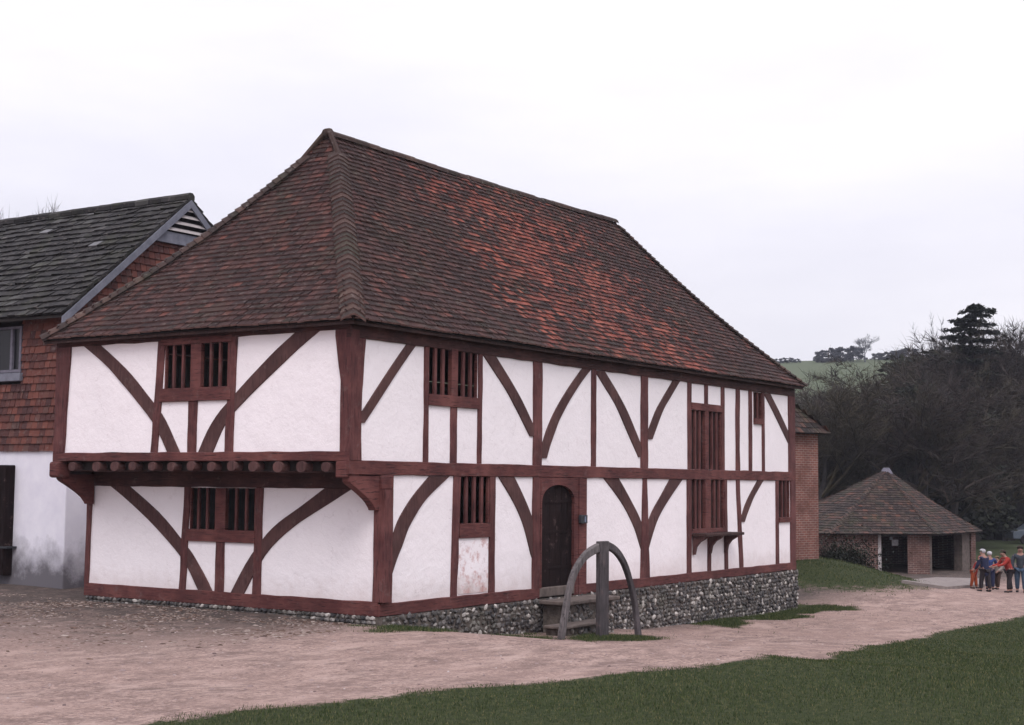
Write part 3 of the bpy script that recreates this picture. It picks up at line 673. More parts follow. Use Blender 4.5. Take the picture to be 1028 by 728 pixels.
window('L', [w4], 3, .26); window('L', [w6], 2, .13, 0, True)
window('U', [wa2, wa1], 2, .24, .12, side=.09); window('S', [wb2, wb1], 2, .22, 0, side=.02)
f5 = window('L', [w5a, w5b], 2, .10, 0, True)
# jutting ledge of the big lower window with its three brackets
u0, u1 = uu(694.5, 533), uu(733, 533); mb = MB(); mb.box(u0, u1, -.38, .02, w5a[2]-.17, w5a[2]-.105); mb.build('window_ledge', M['shutter'], f5, bevel=.012)
for xp in (696.5, 712.5, 728.5):
    c = uu(xp, 545); zt = w5a[2]-.172; mb = MB(); prof = [(0, zt), (-.33, zt), (-.30, zt-.05), (-.16, zt-.13), (-.07, zt-.24), (-.03, zt-.42), (0, zt-.42)]; N = len(prof)
    mb.add([(c-.055, p[0], p[1]) for p in prof]+[(c+.055, p[0], p[1]) for p in prof], [tuple(range(N)), tuple(range(N, 2*N))[::-1]]+[(k, (k+1) % N, N+(k+1) % N, N+k) for k in range(N)])
    mb.build('ledge_bracket', M['timber_b'], f5)

# --- door: arched head cut into a wide frame, plank door set back
c0, c1 = uu(542, 550), uu(587.8, 550); d0_, d1_ = uu(543, 550), uu(575.8, 550); zs, zt = zz(559, 506), zz(559, 486.8); zb = .20
n = 16; arch = [(d0_+(d1_-d0_)*(.5-.5*math.cos(math.pi*k/n)), zs+(zt-zs)*math.sin(math.pi*k/n)**.8) for k in range(n+1)]
mb = MB(); o_, i_ = .022, -.05
def poly(ps, oo=o_, ii=i_):
    N = len(ps); mb.add([PT('L', a, b, oo) for a, b in ps]+[PT('L', a, b, ii) for a, b in ps], [tuple(range(N)), tuple(range(N, 2*N))[::-1]]+[(k, (k+1) % N, N+(k+1) % N, N+k) for k in range(N)])
for k in range(n):
    a, b = arch[k], arch[k+1]; poly([(a[0], ZR0-.004), (b[0], ZR0-.004), b, a])
poly([(c0, zb), (d0_, zb), (d0_, ZR0-.004), (c0, ZR0-.004)])
poly([(d1_, 0.0), (d1_+.17, 0.0), (d1_+.17, ZR0-.004), (d1_, ZR0-.004)], .012); poly([(d1_+.175, 0.0), (c1, 0.0), (c1, ZR0-.004), (d1_+.175, ZR0-.004)], .028)
mb.build('door_frame', M['timber_h'], house)
mb = MB(); nb = 6
for k in range(nb):
    a = d0_+(d1_-d0_+.08)*k/nb-.03; b = d0_+(d1_-d0_+.08)*(k+1)/nb-.04; mb.box(a, b, .052+jit(.006), .1, .2, zt+.05)
for z in (.55, 1.25, 1.85): mb.box(d0_, d1_, .038, .054, z, z+.05)
door = mb.build('door', M['door'], house)
mb = MB(); mb.box(c0-.02, d1_+.02, -.02, .2, .02, .205); mb.build('threshold', M['stone'], house, bevel=.02)

# --- flint plinth
plinth = None
mb = MB(); xs_ = np.arange(J, L+.06, .3)
for a, b in zip(xs_[:-1], xs_[1:]): mb.box(a, b+.0, -.035, .25, g(a, -.1)-.5, -.008)
mb.box(L-.35, L+.03, -.03, Wd, -1.5, -.012); mb.box(J+.0, J+.3, .2, Wd, -.6, -.010); mb.box(J+.2, L-.2, Wd-.3, Wd, -1.4, -.014)
mb.build('plinth', M['mortar'], house)
fl = MB()
import bmesh
_b = bmesh.new(); bmesh.ops.create_icosphere(_b, subdivisions=1, radius=1); ico_v = [v.co.copy() for v in _b.verts]; ico_f = [tuple(v.index for v in f.verts) for f in _b.faces]; _b.free()
def flint(x, y, z, r, nrm='y'):
    s = (r*random.uniform(.6, 1.4), r*random.uniform(.4, .7), r*random.uniform(.45, 1.0)); a = jit(1.0)
    if nrm == 'x': s = (s[1], s[0], s[2])
    q = []
    for v in ico_v:
        w = Vector((v.x*s[0]*random.uniform(.6, 1.2), v.y*s[1]*random.uniform(.6, 1.1), v.z*s[2]*random.uniform(.6, 1.2)))
        ca, sa = math.cos(a), math.sin(a)
        if nrm == 'y': w = Vector((w.x*ca-w.z*sa, w.y, w.x*sa+w.z*ca))
        q.append((x+w.x, y+w.y, z+w.z))
    fl.add(q, ico_f)
x = J+.1
while x < L+.02:
    zg = g(x, -.2)-.05; z = -.05
    while z > zg:
        flint(x+jit(.04), -.045+jit(.01), z+jit(.02), random.uniform(.045, .078)); z -= .088
    x += .102
y = .05
while y < 3.5:
    z = -.06
    while z > -1.1: flint(L+.035, y+jit(.03), z+jit(.02), random.uniform(.045, .075), 'x'); z -= .09
    y += .11
y = .1
while y < Wd:
    for z in (-.03, -.10, -.17):
        if z > g(J-.1, y)-.06: fl.add([(J-.012+v.x*.035, y+jit(.03)+v.y*.055*random.uniform(.7, 1.3), z+v.z*.04) for v in ico_v], ico_f)
    y += .11
fl.build('flint_facing', M['flint'], house, fix=False)

# ------------------------------------------------------------------ tiled roof of the house
ZE, ZTOP, OV = 4.85, 9.14, .20
XA, XB = 3.60, 14.86
YM = Wd/2
ZG = 8.62          # foot of the little gablet on the near hip
def inset(z, total, sag):    # horizontal distance in from the eaves at height z
    t = (z-ZE)/(ZTOP-ZE); return total*(t+sag*math.sin(math.pi*t)*(1.1-.35*t))
SAG = .050
ay = lambda z: -OV+inset(z, YM+OV, SAG)                # long slopes
def bx_(z):                                            # near hip
    t = (z-ZE)/(ZG-ZE)
    if z <= ZG: return -OV+(3.34+OV)*(t+.055*math.sin(math.pi*t))
    return 3.34+(XA-3.34)*(z-ZG)/(ZTOP-ZG)
cx_ = lambda z: L+OV-inset(z, L+OV-XB, .045)           # far hip
rise = ZTOP-ZE; slope_len = math.hypot(rise, YM+OV); NC = 41
zc = [ZE+rise*k/NC for k in range(NC+1)]
def wav(x, z): return .025*noise.noise((x*.35, z*.6, 3.1))+.010*noise.noise((x*1.4, z*2, 7))
def tile_side(mb, A, B, zs, width=.17, over=1.75, lift=.068, th=.034, inward=None, jt=.010, wave=True, tilt=.006):
    """A(z),B(z): left/right ends of the course line at height z. Each tile is its own little slab."""
    K = len(zs)-1
    for k in range(K):
        a, b = A(zs[k]), B(zs[k]); zt_ = min(zs[k]+(zs[1]-zs[0])*over, zs[-1]); c, d = A(zt_), B(zt_)
        e = b-a; Lc = e.length
        if Lc < .12: continue
        e.normalize(); up = ((c+d)/2-(a+b)/2); up -= e*up.dot(e); ul = up.length; up.normalize(); nrm = e.cross(up); nrm.normalize()
        if nrm.z < 0 or (abs(nrm.z) < .05 and inward and nrm.dot(inward) > 0): nrm = -nrm
        n = max(1, int(round(Lc/width))); w = Lc/n; off = (k % 2)*.5
        for i in range(-1, n+1):
            s0 = (i+off)*w; s1 = s0+w
            if s1 > Lc+.02 or s0 < -.02:
                s0 = max(s0, 0); s1 = min(s1, Lc)
                if s1-s0 < .03: continue
            m_ = a+e*((s0+s1)/2)
            wv = wav(m_.x+m_.y*1.3, m_.z) if wave else 0
            li = lift+jit(jt)*.6+wv; gp = .004+abs(jit(.002)); dn = jit(jt)*.8; tl = jit(tilt)
            p0 = a+e*(s0+gp)-up*dn; p1 = a+e*(s1-gp)-up*(dn+jit(.004)); q0 = p0+up*(ul+dn); q1 = p1+up*(ul+dn)
            t0 = nrm*(li+tl); t1 = nrm*(li-tl); tb = nrm*(.014+wv)
            tt = nrm*th
            vs = [p0+t0-tt, p1+t1-tt, q1+tb-tt, q0+tb-tt, p0+t0, p1+t1, q1+tb, q0+tb]
            bs = len(mb.v); mb.v += [tuple(v) for v in vs]
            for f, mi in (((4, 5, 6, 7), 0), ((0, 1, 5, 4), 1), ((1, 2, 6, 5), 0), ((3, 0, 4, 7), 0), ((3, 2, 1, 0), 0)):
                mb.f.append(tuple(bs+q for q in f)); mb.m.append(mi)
V3 = lambda x, y, z: Vector((x, y, z))
c_fl = lambda z: V3(bx_(z), ay(z), z); c_fr = lambda z: V3(cx_(z), ay(z), z)
c_bl = lambda z: V3(bx_(z), Wd-ay(z), z); c_br = lambda z: V3(cx_(z), Wd-ay(z), z)
deck = MB()
for z0, z1 in zip(zc[:-1], zc[1:]):
    for A_, B_ in ((c_fl, c_fr), (c_fr, c_br), (c_br, c_bl), (c_bl, c_fl)):
        deck.add([A_(z0), B_(z0), B_(z1), A_(z1)], [(0, 1, 2, 3)])
z0 = ZE-.0
deck.add([c_fl(ZE), c_fr(ZE), c_br(ZE), c_bl(ZE)], [(0, 1, 2, 3)])
roof = deck.build('roof', M['deck'], house)
for A_, B_ in ((c_fl, c_fr), (c_bl, c_fl), (c_fr, c_br), (c_br, c_bl)):
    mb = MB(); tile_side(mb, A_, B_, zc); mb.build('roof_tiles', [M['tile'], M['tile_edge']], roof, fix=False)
# rafter-foot board in shadow under the tiles
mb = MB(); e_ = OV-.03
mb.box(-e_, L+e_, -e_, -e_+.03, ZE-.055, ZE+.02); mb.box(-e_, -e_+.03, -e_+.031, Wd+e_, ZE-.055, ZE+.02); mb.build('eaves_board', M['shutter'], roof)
# bonnet hip tiles
def bonnets(C, dA, dB, name='hip_tiles', k1=NC-1, r=.215):
    mb = MB()
    for k in range(0, k1):
        p = C(zc[k]); q = C(min(zc[k]+(zc[1]-zc[0])*1.6, ZTOP)); ax = (q-p).normalized()
        a = (dA-ax*dA.dot(ax)).normalized(); b = (dB-ax*dB.dot(ax)).normalized(); up = -(a+b).normalized()
        if up.z < 0: up = -up
        sd = ax.cross(up).normalized(); n = 7; ring = []
        dj = jit(.012); rj = r*random.uniform(.95, 1.08)
        for e, (c, rr, lf) in enumerate(((p-ax*dj, rj, .075), (q, rj*.72, .03))):
            for tk in (0, .038):
                for i in range(n):
                    an = (i/(n-1)-.5)*2; ring.append(c+sd*(an*(rr-.0))+up*(lf+tk-.62*rr*abs(an)**1.35+.02))
        vs = ring; fs = []; N = n
        for i in range(n-1):
            fs.append((N+i, N+i+1, 3*N+i+1, 3*N+i)); fs.append((i, i+1, N+i+1, N+i))
            fs.append((i, 2*N+i, 2*N+i+1, i+1))
        bs = len(mb.v); mb.v += [tuple(v) for v in vs]
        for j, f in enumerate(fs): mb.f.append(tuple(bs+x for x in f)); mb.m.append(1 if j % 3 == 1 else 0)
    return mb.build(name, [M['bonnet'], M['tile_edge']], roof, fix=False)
kg = int((ZG-ZE)/rise*NC)
bonnets(c_fl, V3(1, 0, 0), V3(0, 1, 0), k1=kg); bonnets(c_bl, V3(1, 0, 0), V3(0, -1, 0), k1=kg)
bonnets(c_fr, V3(-1, 0, 0), V3(0, 1, 0), k1=NC-2, r=.14); bonnets(c_br, V3(-1, 0, 0), V3(0, -1, 0), k1=NC-2, r=.14)
# ridge tiles and the raised end of the gablet
mb = MB(); x = XA-.14; k = 0
while x < XB-.05:
    x1 = x+.40; n = 7
    sg = -.05*math.sin(math.pi*(x-XA)/(XB-XA))
    zr = ZTOP+.045+sg+jit(.007)+.018*noise.noise((x*.6, 0, 0)); rr = .165*random.uniform(.96, 1.05)
    vs = [(xx, YM+math.cos(math.pi*i/(n-1))*(rr-.02*t_), zr+math.sin(math.pi*i/(n-1))*(rr-.02*t_)*.85-.095) for xx in (x, x1-.008) for t_ in (0, 1) for i in range(n)]
    fs = []
    for i in range(n-1): fs += [(i, i+1, 2*n+i+1, 2*n+i), (i, n+i, n+i+1, i+1), (2*n+i, 2*n+i+1, 3*n+i+1, 3*n+i)]
    mb.add(vs, fs); x = x1; k += 1
mb.build('ridge_tiles', M['bonnet'], roof)
mb = MB(); mb.tube([(XA-.16, YM, ZTOP+.0), (XA-.03, YM, ZTOP+.03)], [.10, .11], 10); mb.build('ridge_end', M['bonnet'], roof, smooth=True)
mb = MB()
for s in (-1, 1):       # little verge of the gablet
    zz0 = ZG-.05; y0 = YM+s*(YM-ay(zz0)+.03)
    mb.tube([(bx_(ZG)-.05, y0, zz0+.06), (XA-.10, YM+s*.05, ZTOP+.05)], [.055, .055], 6)
mb.build('gablet_verge', M['bonnet'], roof)

# small dark box screwed to the door post
p0 = onY(584, 521.5, -.03); mb = MB(); mb.box(p0.x-.13, p0.x+.12, -.10, -.032, p0.z-.08, p0.z+.09)
nb_ = thing('notice_box', (p0.x, -.03, p0.z-.1), 'small dark metal box with a pale label fixed to the door post', 'box')
mb.build('casing', M['iron'], nb_, bevel=.01); mb = MB(); mb.box(p0.x+.0, p0.x+.05, -.106, -.101, p0.z-.05, p0.z+.06); mb.build('label_plate', M['label'], nb_)

# ------------------------------------------------------------------ steps at the door
st = thing('door_steps', (6.7, -.4, -.7), 'worn stone slabs on flint forming two steps up to the arched door', 'steps')
u0, u1 = 5.75, 7.7
def slab(x0, x1, y0, y1, z0, z1, nm):
    mb = MB(); n = 8; vs = []
    for i in range(n+1):
        x = x0+(x1-x0)*i/n; f = .03*noise.noise((x*2, y0, 1)); vs += [(x, y0+f, z0), (x, y0+f, z1+.012*noise.noise((x*3, 2, 0))), (x, y1, z1), (x, y1, z0)]
    mb.add(vs, [tuple((i*4+k, i*4+(k+1) % 4, i*4+4+(k+1) % 4, i*4+4+k)) for i in range(n) for k in range(4)]+[(0, 1, 2, 3), (n*4+3, n*4+2, n*4+1, n*4)])
    return mb.build(nm, M['stone'], st, bevel=.015)
slab(u0-.1, u1, -.72, -.08, -.09, -.02, 'step_slab'); slab(5.0, 6.75, -1.05, -.6, -.47, -.415, 'step_slab')
mb = MB(); mb.box(u0+.05, u1-.08, -.62, -.09, -.95, -.092); mb.box(5.1, 6.6, -.97, -.6, -.9, -.472); mb.build('step_core', M['mortar'], st)
fl = MB()
for k in range(150):
    x = random.uniform(u0+.1, u1-.12); z = random.uniform(-.88, -.15); flint(x, -.625, z, random.uniform(.05, .085))
fl.build('flint_facing', M['flint'], st, fix=False); fl = MB()
for k in range(60): flint(random.uniform(5.1, 6.6), -.98, random.uniform(-.85, -.52), random.uniform(.05, .08))
fl.build('flint_facing', M['flint'], st, fix=False); fl = MB()
for k in range(40): flint(u1-.08, random.uniform(-.6, -.1), random.uniform(-.88, -.15), .06, 'x')
fl.build('flint_facing', M['flint'], st, fix=False)

# ------------------------------------------------------------------ curved timber frame in front of the steps
YF = -1.45
pf = onY(605, 631, YF); fr = thing('curved_timber_frame', (pf.x, YF, g(pf.x, YF)), 'weathered grey curved timbers arching either side of an upright post before the door steps', 'timber frame')
def bow(pts, nm, mt, th=.10, dy=0):
    q = [pts[0]]
    for i in range(len(pts)-1):
        p0_, p1_, p2_, p3_ = pts[max(i-1, 0)], pts[i], pts[i+1], pts[min(i+2, len(pts)-1)]
        for s in (1, 2, 3, 4):
            t = s/4; q.append(tuple(.5*((2*p1_[j])+(-p0_[j]+p2_[j])*t+(2*p0_[j]-5*p1_[j]+4*p2_[j]-p3_[j])*t*t+(-p0_[j]+3*p1_[j]-3*p2_[j]+p3_[j])*t**3) for j in range(3)))
    mb = MB(); vs = []; P = [onY(a, b, YF+dy) for a, b, w in q]
    for i, (a, b, w) in enumerate(q):
        d = (P[min(i+1, len(P)-1)]-P[max(i-1, 0)]).normalized(); nn = Vector((d.z, 0, -d.x)); hw = w/2*P[i].x*0+w/2*((P[i]-CAM).dot(Fv)/FPX)*1.12
        th_ = th*(1+.12*noise.noise((i*.3, 1, 2)))
        for sx, sy in ((-1, -.35), (-.75, -.5), (.75, -.5), (1, -.35), (1, .35), (.75, .5), (-.75, .5), (-1, .35)): vs.append(P[i]+nn*hw*sx+Vector((0, sy*2*th_, 0)))
    n = 8; K = len(P); mb.add(vs, [(i*n+k, i*n+(k+1) % n, (i+1)*n+(k+1) % n, (i+1)*n+k) for i in range(K-1) for k in range(n)]+[tuple(range(n))[::-1], tuple(range((K-1)*n, K*n))])
    return mb.build(nm, M[mt], fr)
bow([(563, 646, 8), (563.8, 637, 8), (567, 618, 7.2), (571, 594, 6.8), (577.5, 573, 7), (588, 557.5, 7.3), (600, 550, 8)], 'curved_leg', 'grey_wood', .045)
bow([(609, 547.5, 7), (618, 553, 6.6), (626.5, 566, 6.2), (633, 586, 6), (637.5, 608, 6.2), (640.3, 633, 7), (641, 642, 7)], 'curved_leg', 'grey_wood_dark', .045)
pa, pb = onY(600.3, 590, YF), onY(609.3, 590, YF); ztop = onY(605, 543.3, YF).z
mb = MB(); mb.box(pa.x, pb.x, YF-.05, YF+.05, g(pf.x, YF)-.1, ztop); mb.build('post', M['grey_wood_dark'], fr, bevel=.015)

# ------------------------------------------------------------------ left building
XL, YL = 2.5, 9.9; XR_ = 5.75+(5.75-XL); ZEL, ZRL = 6.05, 8.83; YB = 24.0
lb = thing('tile_hung_building', (5.7, 16, 0), 'whitewashed building with red hung tiles above and a dark stone-tiled gable roof', 'building')
ZH = 2.86
mb = MB(); mb.box(XL, XR_, YL, YB, -.6, ZH); mb.build('whitewashed_wall', M['whitewash'], lb, bevel=.03)
mb = MB(); mb.box(XL+.04, XR_-.04, YL+.04, YB-.04, ZH+.002, ZEL); mb.add([(XL+.04, YL+.04, ZEL), (XR_-.04, YL+.04, ZEL), (5.75, YL+.04, ZRL-.05), (XL+.04, YB-.04, ZEL), (XR_-.04, YB-.04, ZEL), (5.75, YB-.04, ZRL-.05)], [(0, 1, 2), (5, 4, 3)]); mb.build('upper_wall', M['black'], lb)
mb = MB()
wz = [ZH-.03+.165*k for k in range(19)]
wy0, wy1 = 11.52, 12.75; wz0, wz1 = 4.58, 5.55
for a, b in ((YL, wy0-.06), (wy1+.06, YB)):
    tile_side(mb, lambda z, a=a: V3(XL, a, z), lambda z, b=b: V3(XL, b, z), wz, .17, 1.2, .05, .016, V3(1, 0, 0), .008, False)
tile_side(mb, lambda z: V3(XL, wy0-.06, z), lambda z: V3(XL, wy1+.06, z), [z for z in wz if z < wz0-.25], .17, 1.2, .05, .016, V3(1, 0, 0), .008, False)
sl_ = (ZRL-ZEL)/(5.75-XL)
tile_side(mb, lambda z: V3(min(XL+max(0, (z+.2-ZEL)/sl_)+.0, 5.7), YL, z), lambda z: V3(max(XR_-max(0, (z+.2-ZEL)/sl_), 5.71), YL, z), [ZH-.03+.165*k for k in range(31)], .17, 1.2, .05, .016, V3(0, 1, 0), .008, False)
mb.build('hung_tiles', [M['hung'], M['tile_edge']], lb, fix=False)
# roof
rf = MB(); e = .38; hz = sl_*e
rf.hexa([(XL-e, YL-.14, ZEL-hz-.06), (5.75, YL-.14, ZRL-.06), (5.75, YB, ZRL-.06), (XL-e, YB, ZEL-hz-.06), (XL-e, YL-.14, ZEL-hz), (5.75, YL-.14, ZRL), (5.75, YB, ZRL), (XL-e, YB, ZEL-hz)])
rf.hexa([(XR_+e, YL-.14, ZEL-hz-.06), (5.75, YL-.14, ZRL-.064), (5.75, YB, ZRL-.064), (XR_+e, YB, ZEL-hz-.06), (XR_+e, YL-.14, ZEL-hz), (5.75, YL-.14, ZRL-.004), (5.75, YB, ZRL-.004), (XR_+e, YB, ZEL-hz)])
rfo = rf.build('roof', M['deck'], lb)
zs2 = [ZEL-hz+(ZRL-ZEL+hz)*k/20 for k in range(21)]
mb = MB()
tile_side(mb, lambda z: V3(5.75-(ZRL-z)/sl_, YB, z), lambda z: V3(5.75-(ZRL-z)/sl_, YL-.17, z), zs2, .30, 1.6, .075, .045, None, .022, True, .012)
tile_side(mb, lambda z: V3(5.75+(ZRL-z)/sl_, YL-.17, z), lambda z: V3(5.75+(ZRL-z)/sl_, YB, z), zs2, .30, 1.6, .075, .045, None, .022, True, .012)
mb.build('roof_tiles', [M['slate'], M['slate']], rfo, fix=False)
mb = MB()
for k in range(32):
    y0 = YL-.17+k*.45; mb.tube([(5.75, y0, ZRL+.02+jit(.008)), (5.75, y0+.44, ZRL+.02+jit(.008))], [.12, .12], 8)
mb.build('ridge_tiles', M['slate'], rfo)
# bargeboards, collar board and louvres
for s in (-1, 1):
    x0 = 5.75+s*(5.75-XL+e); ww = .14
    mb = MB(); mb.hexa([(x0, YL-.19, ZEL-hz-.04), (5.75, YL-.19, ZRL-.04), (5.75, YL-.142, ZRL-.04), (x0, YL-.142, ZEL-hz-.04), (x0, YL-.19, ZEL-hz-.04-ww*1.35), (5.75, YL-.19, ZRL-.04-ww*1.35), (5.75, YL-.142, ZRL-.04-ww*1.35), (x0, YL-.142, ZEL-hz-.04-ww*1.35)])
    mb.build('bargeboard', M['bluewood'], lb)
zcol = onY(175, 238, YL-.1).z; hw_ = lambda z: (ZRL-z)/sl_-.12
mb = MB(); mb.box(5.75-hw_(zcol)-.05, 5.75+hw_(zcol)+.05, YL-.12, YL-.03, zcol-.16, zcol+.10); mb.build('collar_board', M['bluewood'], lb)
mb = MB(); zt_ = zcol+.10; mb.add([(5.75-hw_(zt_), YL-.075, zt_), (5.75+hw_(zt_), YL-.075, zt_), (5.75, YL-.075, ZRL-.2)], [(0, 1, 2)]); mb.build('louvre_back', M['black'], lb)
for k in range(5):
    z = zcol+.17+k*.17
    if hw_(z+.1) < .1: break
    mb = MB(); h_ = hw_(z+.06)-.03; mb.hexa([(5.75-h_, YL-.09, z+.03), (5.75+h_, YL-.09, z+.03), (5.75+h_, YL-.085, z+.055), (5.75-h_, YL-.085, z+.055), (5.75-h_, YL-.16, z-.035), (5.75+h_, YL-.16, z-.035), (5.75+h_, YL-.155, z-.01), (5.75-h_, YL-.155, z-.01)])
    mb.build('louvre_slat', M['louvre'], lb)
# window in the hung tiles
mb = MB(); X0 = XL-.05
mb.box(X0, XL+.06, wy0-.05, wy0+.02, wz0, wz1+.05); mb.box(X0, XL+.06, wy1-.02, wy1+.05, wz0, wz1+.05); mb.box(X0+.002, XL+.058, wy0+.02, wy1-.02, wz1-.0, wz1+.05)
mb.box(X0, XL+.06, wy0+.02, wy1-.02, wz0, wz0+.06); mb.box(X0-.01, XL+.05, 11.76, 11.83, wz0+.06, wz1); mb.box(X0, XL+.05, 12.35, 12.40, wz0+.06, wz1)
wf = mb.build('window', M['whitepaint'], lb)
mb = MB(); mb.box(XL+.0, XL+.02, wy0, wy1, wz0, wz1); mb.build('pane', M['pane'], wf)
mb = MB(); mb.box(XL-.12, XL+.04, wy0-.12, wy1+.1, wz0-.2, wz0-.02); mb.build('window_sill', M['bluewood'], wf, bevel=.01)
# dark carved board leaning on the white wall
yb0 = onX(14, 520, XL).y; zb1 = onX(8, 467, XL).z; zb0 = onX(8, 577, XL).z
bd = thing('carved_board', (XL-.2, yb0+.6, zb0), 'tall dark board with ochre shapes hung on the whitewashed wall', 'board')
mb = MB(); mb.box(XL-.26, XL-.002, yb0, yb0+1.1, zb0, zb1); mb.build('panel', M['door'], bd, bevel=.02)
for zq in (2.15, 1.5, .95):
    mb = MB(); n = 10; c = (yb0+.36, zq-.1); ps = [(c[0]+.17*math.cos(6.283*k/n)*(1+.2*math.sin(k*2.3)), c[1]+.22*math.sin(6.283*k/n)) for k in range(n)]
    mb.add([(XL-.262, a, b) for a, b in ps]+[(XL-.29, a, b) for a, b in ps], [tuple(range(n)), tuple(range(n, 2*n))]+[(k, (k+1) % n, n+(k+1) % n, n+k) for k in range(n)])
    mb.build('carving', M['ochre'], bd)
mb = MB(); mb.box(XL-.27, XL-.01, yb0-.14, yb0+1.0, .72, .76); mb.build('latch_bar', M['iron'], bd)

# ------------------------------------------------------------------ brick building at the right
DB = 50.0
def wp(px, z, D):   # point at column px, forward distance D, height z
    p = atD(px, 490, D); return Vector((p.x, p.y, z))
A_ = wp(821.5, 0, DB); ub = Vector((-.95, .31, 0)).normalized(); vb = Vector((ub.y, -ub.x, 0))
if vb.dot(Fv) < 0: vb = -vb
zeb = atD(822, 433, DB).z
bb = thing('brick_building', tuple(A_+ub*2), 'red brick building with a hipped brown tile roof behind the far corner of the house', 'building')
def obox(mb, o, u, v, u0, u1, v0, v1, z0, z1, mi=0):
    P = [o+u*a+v*b for a, b in ((u0, v0), (u1, v0), (u1, v1), (u0, v1))]; mb.hexa([(p.x, p.y, z0) for p in P]+[(p.x, p.y, z1) for p in P], mi)
mb = MB(); obox(mb, A_, ub, vb, 0, 7, 0, 6, -1.5, zeb); mb.build('brick_wall', M['brick_y'], bb)
mb = MB(); zs3 = [zeb-.1+.18*k for k in range(17)]
def cn(a, b):
    def f(z):
        t = (z-zeb+.1)*.9; uu_ = (-.3+t) if a == 0 else (7.3-t); vv_ = (-.3+t) if b == 0 else (6.3-t); p = A_+ub*uu_+vb*vv_; return V3(p.x, p.y, z)
    return f
rr_ = MB(); zt = zs3[-1]; q = [cn(0, 0), cn(1, 0), cn(1, 1), cn(0, 1)]
for i_ in range(4): rr_.add([q[i_](zs3[0]), q[(i_+1) % 4](zs3[0]), q[(i_+1) % 4](zt), q[i_](zt)], [(0, 1, 2, 3)])
rr_.add([f(zs3[0]) for f in q], [(0, 1, 2, 3)]); rr_.add([f(zt) for f in q], [(0, 1, 2, 3)])
ro = rr_.build('roof', M['deck'], bb)
for i_ in range(4): tile_side(mb, q[i_], q[(i_+1) % 4], zs3, .2, 1.6, .05, .02, None, .01, False)
mb.build('roof_tiles', [M['hut_tile'], M['hut_tile']], ro, fix=False)

# ------------------------------------------------------------------ eight-sided brick hut
DN = 61.0
ctr = wp(890, 0, 65.6); N_ = wp(939, 0, DN)
cnr = [wp(514+la/dp*FPX, 0, dp) for la, dp in ((17.5, 61.0), (13.2, 60.6), (10.8, 65.3), (13.6, 70.2), (18.8, 70.2), (20.7, 65.3))]
NS = 6; ze_h = atD(942, 534, DN).z; zap = atD(893, 471, 65.6).z
hut = thing('brick_hut', tuple(ctr)[:2]+(-1.4,), 'low eight-sided brick hut with open bays under a mossy tiled roof', 'hut')
zb_ = -2.2; inset_ = .25
def wallseg(c0, c1, t0, t1, z0, z1, nm, mt, th=.32, out=0):
    e = (c1-c0); ln = e.length; e.normalize(); nn = (ctr-(c0+c1)/2); nn.z = 0; nn.normalize(); o = c0+nn*(inset_-out)
    mb = MB(); P = [o+e*(t0*ln), o+e*(t1*ln), o+e*(t1*ln)+nn*th, o+e*(t0*ln)+nn*th]; mb.hexa([(p.x, p.y, z0) for p in P]+[(p.x, p.y, z1) for p in P]); return mb.build(nm, M[mt], hut)
wallseg(cnr[0], cnr[1], .045, .27, zb_, ze_h, 'brick_pier', 'brick_h'); wallseg(cnr[0], cnr[1], .555, 1.0, zb_, ze_h, 'brick_wall', 'brick_h')
wallseg(cnr[0], cnr[1], .53, .56, zb_, ze_h-.02, 'door_post', 'louvre', .2, .02); wallseg(cnr[0], cnr[1], .03, .05, zb_, ze_h, 'corner_post', 'stone', .3, .03)
wallseg(cnr[5], cnr[0], .0, .28, zb_, ze_h, 'brick_pier', 'stone', .4)
for k in (1, 2, 3, 4): wallseg(cnr[k], cnr[(k+1) % NS], 0, 1, zb_, ze_h-.03, 'brick_wall', 'brick_h')
wallseg(cnr[0], cnr[1], .27, .53, ze_h-.18, ze_h-.03, 'lintel', 'grey_wood_dark'); wallseg(cnr[5], cnr[0], .28, 1, ze_h-.18, ze_h-.03, 'lintel', 'grey_wood_dark')
# things glimpsed inside: post and wheel rim of pale timber
ro = MB(); apx = Vector((ctr.x, ctr.y, zap)); zs4 = [ze_h-.12+(zap-ze_h+.12)*k/28 for k in range(28)]
def hc(k):
    def f(z):
        t = (z-ze_h+.12)/(zap-ze_h+.12); d = cnr[k]-ctr; d.z = 0; q = ctr+d*1.04*(1-t+.04*math.sin(math.pi*t)*-1); return V3(q.x, q.y, z)
    return f
for k in range(NS):
    for a, b in zip(zs4[:-1], zs4[1:]): ro.add([hc(k)(a), hc((k+1) % NS)(a), hc((k+1) % NS)(b), hc(k)(b)], [(0, 1, 2, 3)])
ro.add([hc(k)(zs4[0]+.001) for k in range(NS)], [tuple(range(NS))])
hro = ro.build('roof', M['deck'], hut)
mb = MB()
for k in range(NS): tile_side(mb, hc(k), hc((k+1) % NS), zs4, .2, 1.5, .05, .022, None, .012, True)
mb.build('roof_tiles', [M['hut_tile'], M['hut_tile']], hro, fix=False)
mb = MB(); mb.tube([(ctr.x, ctr.y, zap-.2), (ctr.x, ctr.y, zap+.06)], [.30, .14], 10); mb.build('roof_cap', M['whitepaint'], hro)
ow = thing('hanging_sign', tuple(wp(898, -.2, 61.6)), 'small pale card hanging in the dark doorway of the brick hut', 'sign')
mb = MB(); c = wp(898, -.05, 61.5); obox(mb, c, Rv.copy(), Fv.copy(), -.13, .13, 0, .03, -.25, .0); c2 = wp(894, .1, 61.5); obox(mb, c2, Rv.copy(), Fv.copy(), -.06, .06, 0, .03, -.02, .1); mb.build('card', M['white_cloth'], ow)
